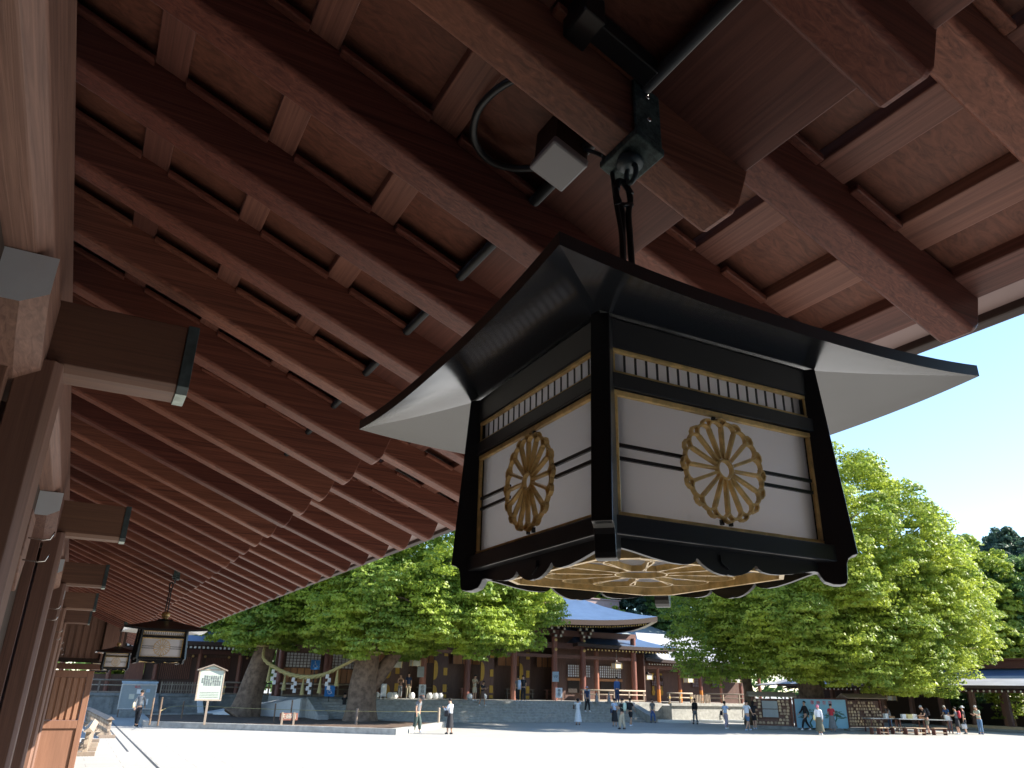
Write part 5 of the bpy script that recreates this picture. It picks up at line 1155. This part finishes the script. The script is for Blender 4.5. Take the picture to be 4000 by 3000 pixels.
# ------------------------------------------------------------------ votive plaque racks with the blue picture board
def P3(px, py): p = G(px, py); return Vector((p.x, p.y, 0))
def rack(name, label, a, b, h=1.95):
    d = (b-a); ln = d.length; rz = math.atan2(d.y, d.x); r_ = empty(name, (a+b)/2, label, 'rack', 'plaque racks round the domed camphor', rz=rz)
    for sx in (-ln/2, ln/2): m_ = MB(); m_.box(sx-.06, sx+.06, -.06, .06, 0, h); obj('post', m_, 'plank wood', r_, local=True, bevel=.01)
    for i in range(8): z = .42+.19*i; m_ = MB(); m_.box(-ln/2, ln/2, -.02, .02, z, z+.035); obj('rail', m_, 'plank wood', r_, local=True)
    m_ = MB(); m_.box(-ln/2, ln/2, .05, .07, .2, h-.1); obj('back_panel', m_, 'hall wood', r_, local=True)
    m_ = MB()
    for sy in (-1, 1): m_.hexa([(-ln/2-.3, 0, h+.28), (ln/2+.3, 0, h+.28), (ln/2+.3, sy*.5, h+.02), (-ln/2-.3, sy*.5, h+.02), (-ln/2-.3, 0, h+.33), (ln/2+.3, 0, h+.33), (ln/2+.3, sy*.5, h+.07), (-ln/2-.3, sy*.5, h+.07)])
    obj('roof', m_, 'weathered wood', r_, local=True)
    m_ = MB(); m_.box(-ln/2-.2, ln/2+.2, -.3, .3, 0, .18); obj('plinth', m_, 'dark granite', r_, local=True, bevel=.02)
    return r_, ln, rz
em = MB(); em.prism([(-.085, -.12), (.085, -.12), (.085, 0), (0, .035), (-.085, 0)], 'y', -.02, -.008)
def emas(r_, ln, rz, label, skip=None, n=None):
    loc = Vector(r_.location); dx = Vector((math.cos(rz), math.sin(rz), 0)); dn = Vector((math.sin(rz), -math.cos(rz), 0)); first = None
    for i in range(8):
        z = .42+.19*i+.01; x = -ln/2+.16
        while x < ln/2-.12:
            if random.random() < .86 and not (skip and skip[0] < x < skip[1] and .55 < z < 1.8):
                p = loc+dx*x+dn*(.05+.03*random.random())+Vector((0, 0, z))
                if emas.first is None: emas.first = obj('votive_plaque', em, 'pale wood', local=True); o = emas.first
                else: o = emas.first.copy(); col.objects.link(o)
                o.location = p; o.rotation_euler = (R(random.uniform(-8, 4)), R(random.uniform(-5, 5)), rz+R(random.uniform(-10, 10))); setp(o, label.replace('ROW', ('lowest', 'second', 'third', 'fourth', 'fifth', 'sixth', 'seventh', 'topmost')[i]), 'plaque', 'wooden votive plaques hanging on the racks')
            x += random.uniform(.20, .30)
emas.first = None
ra = rack('plaque_rack', 'left plaque rack with two grey screens, beside the blue picture board', P3(2948, 2846), P3(3100, 2850))
emas(*ra, 'small wooden plaque on the ROW rail of the rack left of the blue board', skip=(-.75, .45))
for z in (.72, 1.24):
    m_ = MB(); m_.box(-.65, .35, -.12, -.09, z, z+.48); obj('screen', m_, 'grey screen', ra[0], local=True)
rc = rack('plaque_rack', 'right plaque rack between the blue picture board and the writing tables', P3(3318, 2854), P3(3452, 2854))
emas(*rc, 'small wooden plaque on the ROW rail of the rack right of the blue board')
a, b = P3(3103, 2850), P3(3314, 2854); d = b-a; ln = d.length; rz = math.atan2(d.y, d.x)
pb = empty('picture_board', (a+b)/2+Vector((0, -.1, 0)), 'wide pale blue picture board with red characters and painted pine trees', 'sign', rz=rz)
m_ = MB(); m_.box(-ln/2+.1, ln/2-.05, -.05, 0, .12, 1.88); obj('panel', m_, 'board blue', pb, local=True)
m_ = MB(); m_.box(-ln/2+.0, ln/2+.05, -.09, .04, 1.88, 1.95); m_.box(-ln/2, -ln/2+.1, -.08, .03, 0, 1.88); m_.box(ln/2-.05, ln/2+.04, -.08, .03, 0, 1.88); obj('frame', m_, 'plank wood', pb, local=True)
for i, ch_ in enumerate('敬神崇祖'):
    t = text('lettering', ch_, .27, 'red ink', pb, Vector(pb.location)); t.location = (-.50+.40*i, -.056, 1.66)
for cx_, sc_ in ((-.7, 1.0), (.95, .9)):
    t = MB(); t.tube([(cx_, -.055, .16), (cx_-.10*sc_, -.055, .45), (cx_+.12*sc_, -.055, .75), (cx_, -.055, 1.05)], [.07, .05, .035, .02], 6, r2=None)
    for i in range(95):
        a_ = random.uniform(0, math.pi); rr_ = random.uniform(.25, .78)*sc_; x = cx_+rr_*math.cos(a_)*1.05; z = .72+rr_*.72*math.sin(a_); w_ = random.uniform(.06, .13)
        t.box(x-w_, x+w_, -.056, -.052, z-.012, z+.018)
    obj('painted_tree', t, 'pine green', pb, local=True)
# ------------------------------------------------------------------ writing tables, boxes and stools
def table_(label, a, b, z=.82):
    d = b-a; ln = d.length; rz = math.atan2(d.y, d.x); t = empty('writing_table', (a+b)/2, label, 'table', 'writing tables in front of the gallery', rz=rz)
    m_ = MB(); m_.box(-ln/2, ln/2, -.35, .35, z-.05, z); obj('table_top', m_, 'galvanised', t, local=True, bevel=.01)
    for sx in (-1, 1):
        for sy in (-1, 1): m_ = MB(); m_.box(sx*(ln/2-.08)-.03, sx*(ln/2-.08)+.03, sy*.28-.03, sy*.28+.03, 0, z-.05); obj('leg', m_, 'plank wood', t, local=True)
    m_ = MB(); m_.box(-ln/2+.08, ln/2-.08, -.02, .02, .2, .27); obj('stretcher', m_, 'plank wood', t, local=True); return t, ln, rz
tabs = [table_('long grey-topped writing table at the left end of the row, near the plaque rack', P3(3392, 2858), P3(3500, 2858)), table_('long grey-topped writing table in the middle of the row', P3(3508, 2860), P3(3610, 2862)), table_('long grey-topped writing table at the right end by the leaning visitors', P3(3618, 2863), P3(3722, 2866))]
bx = MB(); bx.box(-.14, .14, -.10, .10, 0, .24); bx.box(-.145, .145, -.105, .105, .24, .27)
tr = MB(); tr.box(-.2, .2, -.13, .13, 0, .03); tr.box(-.2, .2, -.13, -.11, .03, .12); tr.box(-.2, .2, .11, .13, .03, .12); tr.box(-.2, -.18, -.11, .11, .03, .12); tr.box(.18, .2, -.11, .11, .03, .12)
def on_table(t, x, y, mb, nm, mat, label, cat, gp, rz_=0):
    e, ln, rz = t; p = Vector(e.location)+Vector((math.cos(rz)*x-math.sin(rz)*y, math.sin(rz)*x+math.cos(rz)*y, .82)); k = MB(); k.add(mb.v, mb.f); o = obj(nm, k, mat, local=True); o.location = p; o.rotation_euler = (0, 0, rz+rz_); return setp(o, label, cat, gp)
on_table(tabs[0], .55, .05, bx, 'offering_box', 'paper white', 'white box on the left writing table, beside the bald visitor', 'box', 'boxes on the writing tables')
on_table(tabs[1], -.35, 0, bx, 'offering_box', 'paper white', 'white box on the middle table, left of the cream box', 'box', 'boxes on the writing tables', .2)
on_table(tabs[1], .05, 0, bx, 'offering_box', 'cloth straw', 'cream yellow box between two white boxes on the middle table', 'box', 'boxes on the writing tables')
on_table(tabs[1], .42, .04, bx, 'offering_box', 'paper white', 'white box on the middle table, right of the cream box', 'box', 'boxes on the writing tables', -.3)
on_table(tabs[2], .62, 0, bx, 'offering_box', 'paper white', 'white box on the right table beside the blue-shirted visitor', 'box', 'boxes on the writing tables', .1)
on_table(tabs[0], .95, 0, tr, 'wooden_tray', 'ochre wood', 'open brown wooden tray on the left writing table', 'tray', 'trays on the writing tables')
on_table(tabs[1], .95, 0, tr, 'wooden_tray', 'ochre wood', 'open brown wooden tray at the right end of the middle table', 'tray', 'trays on the writing tables')
def bench(label, p, rz=0, w=.9):
    e = empty('bench', p, label, 'bench', 'low benches under the writing tables', rz=rz)
    m_ = MB(); m_.box(-w/2, w/2, -.16, .16, .36, .41); obj('seat', m_, 'pale wood', e, local=True, bevel=.01)
    m_ = MB(); m_.box(-w/2+.04, w/2-.04, -.13, .13, .12, .155); obj('lower_shelf', m_, 'pale wood', e, local=True)
    for sx in (-1, 1): m_ = MB(); m_.box(sx*(w/2-.06)-.025, sx*(w/2-.06)+.025, -.14, .14, 0, .36); obj('side_leg', m_, 'plank wood', e, local=True)
for i, (px, py, w, lb) in enumerate(((3425, 2868, .8, 'low pale bench in front of the left table, below the plaque rack end'), (3450, 2870, .7, 'low pale bench beside the bald visitor, on the left'), (3512, 2868, 1.0, 'low pale bench just right of the bald visitor'), (3560, 2870, .9, 'low pale bench under the two white boxes'), (3596, 2872, .7, 'low pale bench left of the khaki shorts'), (3672, 2872, 1.0, 'low pale bench right of the khaki shorts'))):
    bench(lb, P3(px, py), R(-12), w)
# ------------------------------------------------------------------ smaller things on the terrace and lantern shapes of the halls
pot = MB(); pot.lathe([(0, 0), (.15, 0), (.22, .12), (.22, .30), (.14, .38), (.15, .42), (0, .42)], seg=14)
for i, (px, lb) in enumerate(((1470, 'leftmost white round pot on the terrace, beside the forked trunk'), (1523, 'white round pot just right of the blank white sign'), (1541, 'white round pot left of the pair of standing visitors'), (1608, 'white round pot right of the pair of standing visitors'), (1677, 'white round pot right of the first two-character sign'), (1700, 'white round pot under the altar rail, middle of three'), (1719, 'white round pot under the altar rail, rightmost of three'), (1834, 'white round pot beside the second broad column'), (1890, 'white round pot right of the beige visitor'))):
    p = AT(px, 2722, 55.0); o = obj('round_pot', MB().add(pot.v, pot.f), 'paper white', local=True, smooth=True); o.location = (p.x, 55.0, PZ); setp(o, lb, 'pot', 'white pots in a row on the terrace')
cone_mb = MB(); cone_mb.box(-.2, .2, -.2, .2, 0, .04); cone_mb.lathe([(.15, .04), (.035, .68), (0, .69)], seg=14)
for px, lb in ((2331, 'grey cone on the terrace right of the tall banner'), (2379, 'grey cone on the terrace, farther right of the two')):
    p = on_terrace(px, 2743); o = obj('traffic_cone', MB().add(cone_mb.v, cone_mb.f), 'grey plastic', local=True); o.location = p; setp(o, lb, 'traffic cone', 'grey cones on the terrace')
def eave_lantern(px, py, Yp, label, s_=1., X=None):
    c = AT(px, py, Yp) if X is None else AX(px, py, X); e = empty('eave_lantern', c, label, 'lantern', 'small cream lanterns under the far eaves')
    m_ = MB(); m_.box(-.30*s_, .30*s_, -.30*s_, .30*s_, -.30*s_, .10*s_); obj('shade', m_, 'cream', e, local=True, bevel=.02)
    m_ = MB(); m_.lathe([(.50*s_, .10*s_), (.12*s_, .26*s_), (.06*s_, .34*s_), (0, .36*s_)], seg=4); m_.xf(Matrix.Rotation(R(45), 4, 'Z')); obj('cap', m_, 'dark fascia', e, local=True)
    m_ = MB(); m_.tube([(0, 0, .34*s_), (0, 0, .9*s_)], .02, 6); obj('chain', m_, 'iron', e, local=True)
    m_ = MB()
    for sx in (-1, 1):
        for sy in (-1, 1): m_.box(sx*.31*s_-.02, sx*.31*s_+.02, sy*.31*s_-.02, sy*.31*s_+.02, -.34*s_, .12*s_)
    obj('corner_bars', m_, 'gold leaf', e, local=True)
for a_ in ((1548, 2590, 54.5, 'cream lantern under the camphor fringe, left of the first gold plates'), (1622, 2584, 54.5, 'cream lantern near the first broad column, just under the foliage'), (2408, 2596, 55.3, 'cream lantern over the wide lattice window of the front wall'), (2529, 2640, 57.0, 'cream lantern left of the first orange-tinted post'), (2689, 2652, 57.0, 'cream lantern right of the second orange-tinted post'), (2873, 2654, 57.0, 'cream lantern under the dark green foliage of the side hall')):
    eave_lantern(*a_)
eave_lantern(3483, 2723, 0, 'cream lantern under the right gallery, above the bald visitor', .8, X=59.2)
def hoop(label, a, b, h_):
    d = b-a; ln = d.length; e = empty('tubular_barrier', (a+b)/2, label, 'barrier', rz=math.atan2(d.y, d.x)); m_ = MB()
    m_.tube([(-ln/2, 0, 0), (-ln/2, 0, h_-.08), (-ln/2+.08, 0, h_), (ln/2-.08, 0, h_), (ln/2, 0, h_-.08), (ln/2, 0, 0)], .05, 8); m_.tube([(-ln/2, 0, h_*.88), (ln/2, 0, h_*.88)], .04, 8); obj('hoop', m_, 'white paint', e, local=True, smooth=True)
    m_ = MB(); m_.tube([(-ln/2, 0, h_*.3), (ln/2, 0, h_*.3)], .025, 8); obj('lower_bar', m_, 'white paint', e, local=True, smooth=True)
hoop('white tubular barrier at the foot of the side terrace, left of the pale blue shirt', P3(2752, 2815), P3(2828, 2818), .80)
for i, (p0, p1, lb) in enumerate(((2570, 2698, 'long pale stone kerb block behind the grey-coated visitor'), (2706, 2724, 'short pale stone kerb block between two long ones'), (2732, 2828, 'long pale stone kerb block under the white barrier'), (2846, 2912, 'long pale stone kerb block behind the denim shorts'))):
    a, b = P3(p0, 2822), P3(p1, 2825); m_ = MB(); d = (b-a); rz = math.atan2(d.y, d.x); m_.box(-d.length/2, d.length/2, -.15, .15, 0, .20); o = obj('kerb_block', m_, 'white paint', local=True, bevel=.02); o.location = (a+b)/2; o.rotation_euler = (0, 0, rz); setp(o, lb, 'kerb block', 'pale kerb blocks in a line')
far = MB()
for i in range(260):
    a_ = R(rng.uniform(-25, 120)); rr_ = rng.uniform(120, 175); far.v, far.f
cen = []; rad_ = []
for i in range(300):
    a_ = R(rng.uniform(-30, 125)); d_ = rng.uniform(112, 170); cen.append((math.sin(a_)*d_, math.cos(a_)*d_, rng.uniform(1, 11))); rad_.append(rng.uniform(3.5, 6))
v = leaf_mesh(np.array(cen), np.array(rad_), np.full(len(cen), 170), .95)
fo = mesh_quads('far_wood', v, 'leaf dark', None, (0, 0, 0)); setp(fo, 'dark wood closing the view far beyond the halls and galleries', 'wood', kind='stuff')
bake_all()
for o in list(bpy.data.objects):
    if o.type in ('MESH', 'EMPTY') and o.parent is None and 'label' in o: o['label'] = ' '.join(str(o['label']).split()[:16])
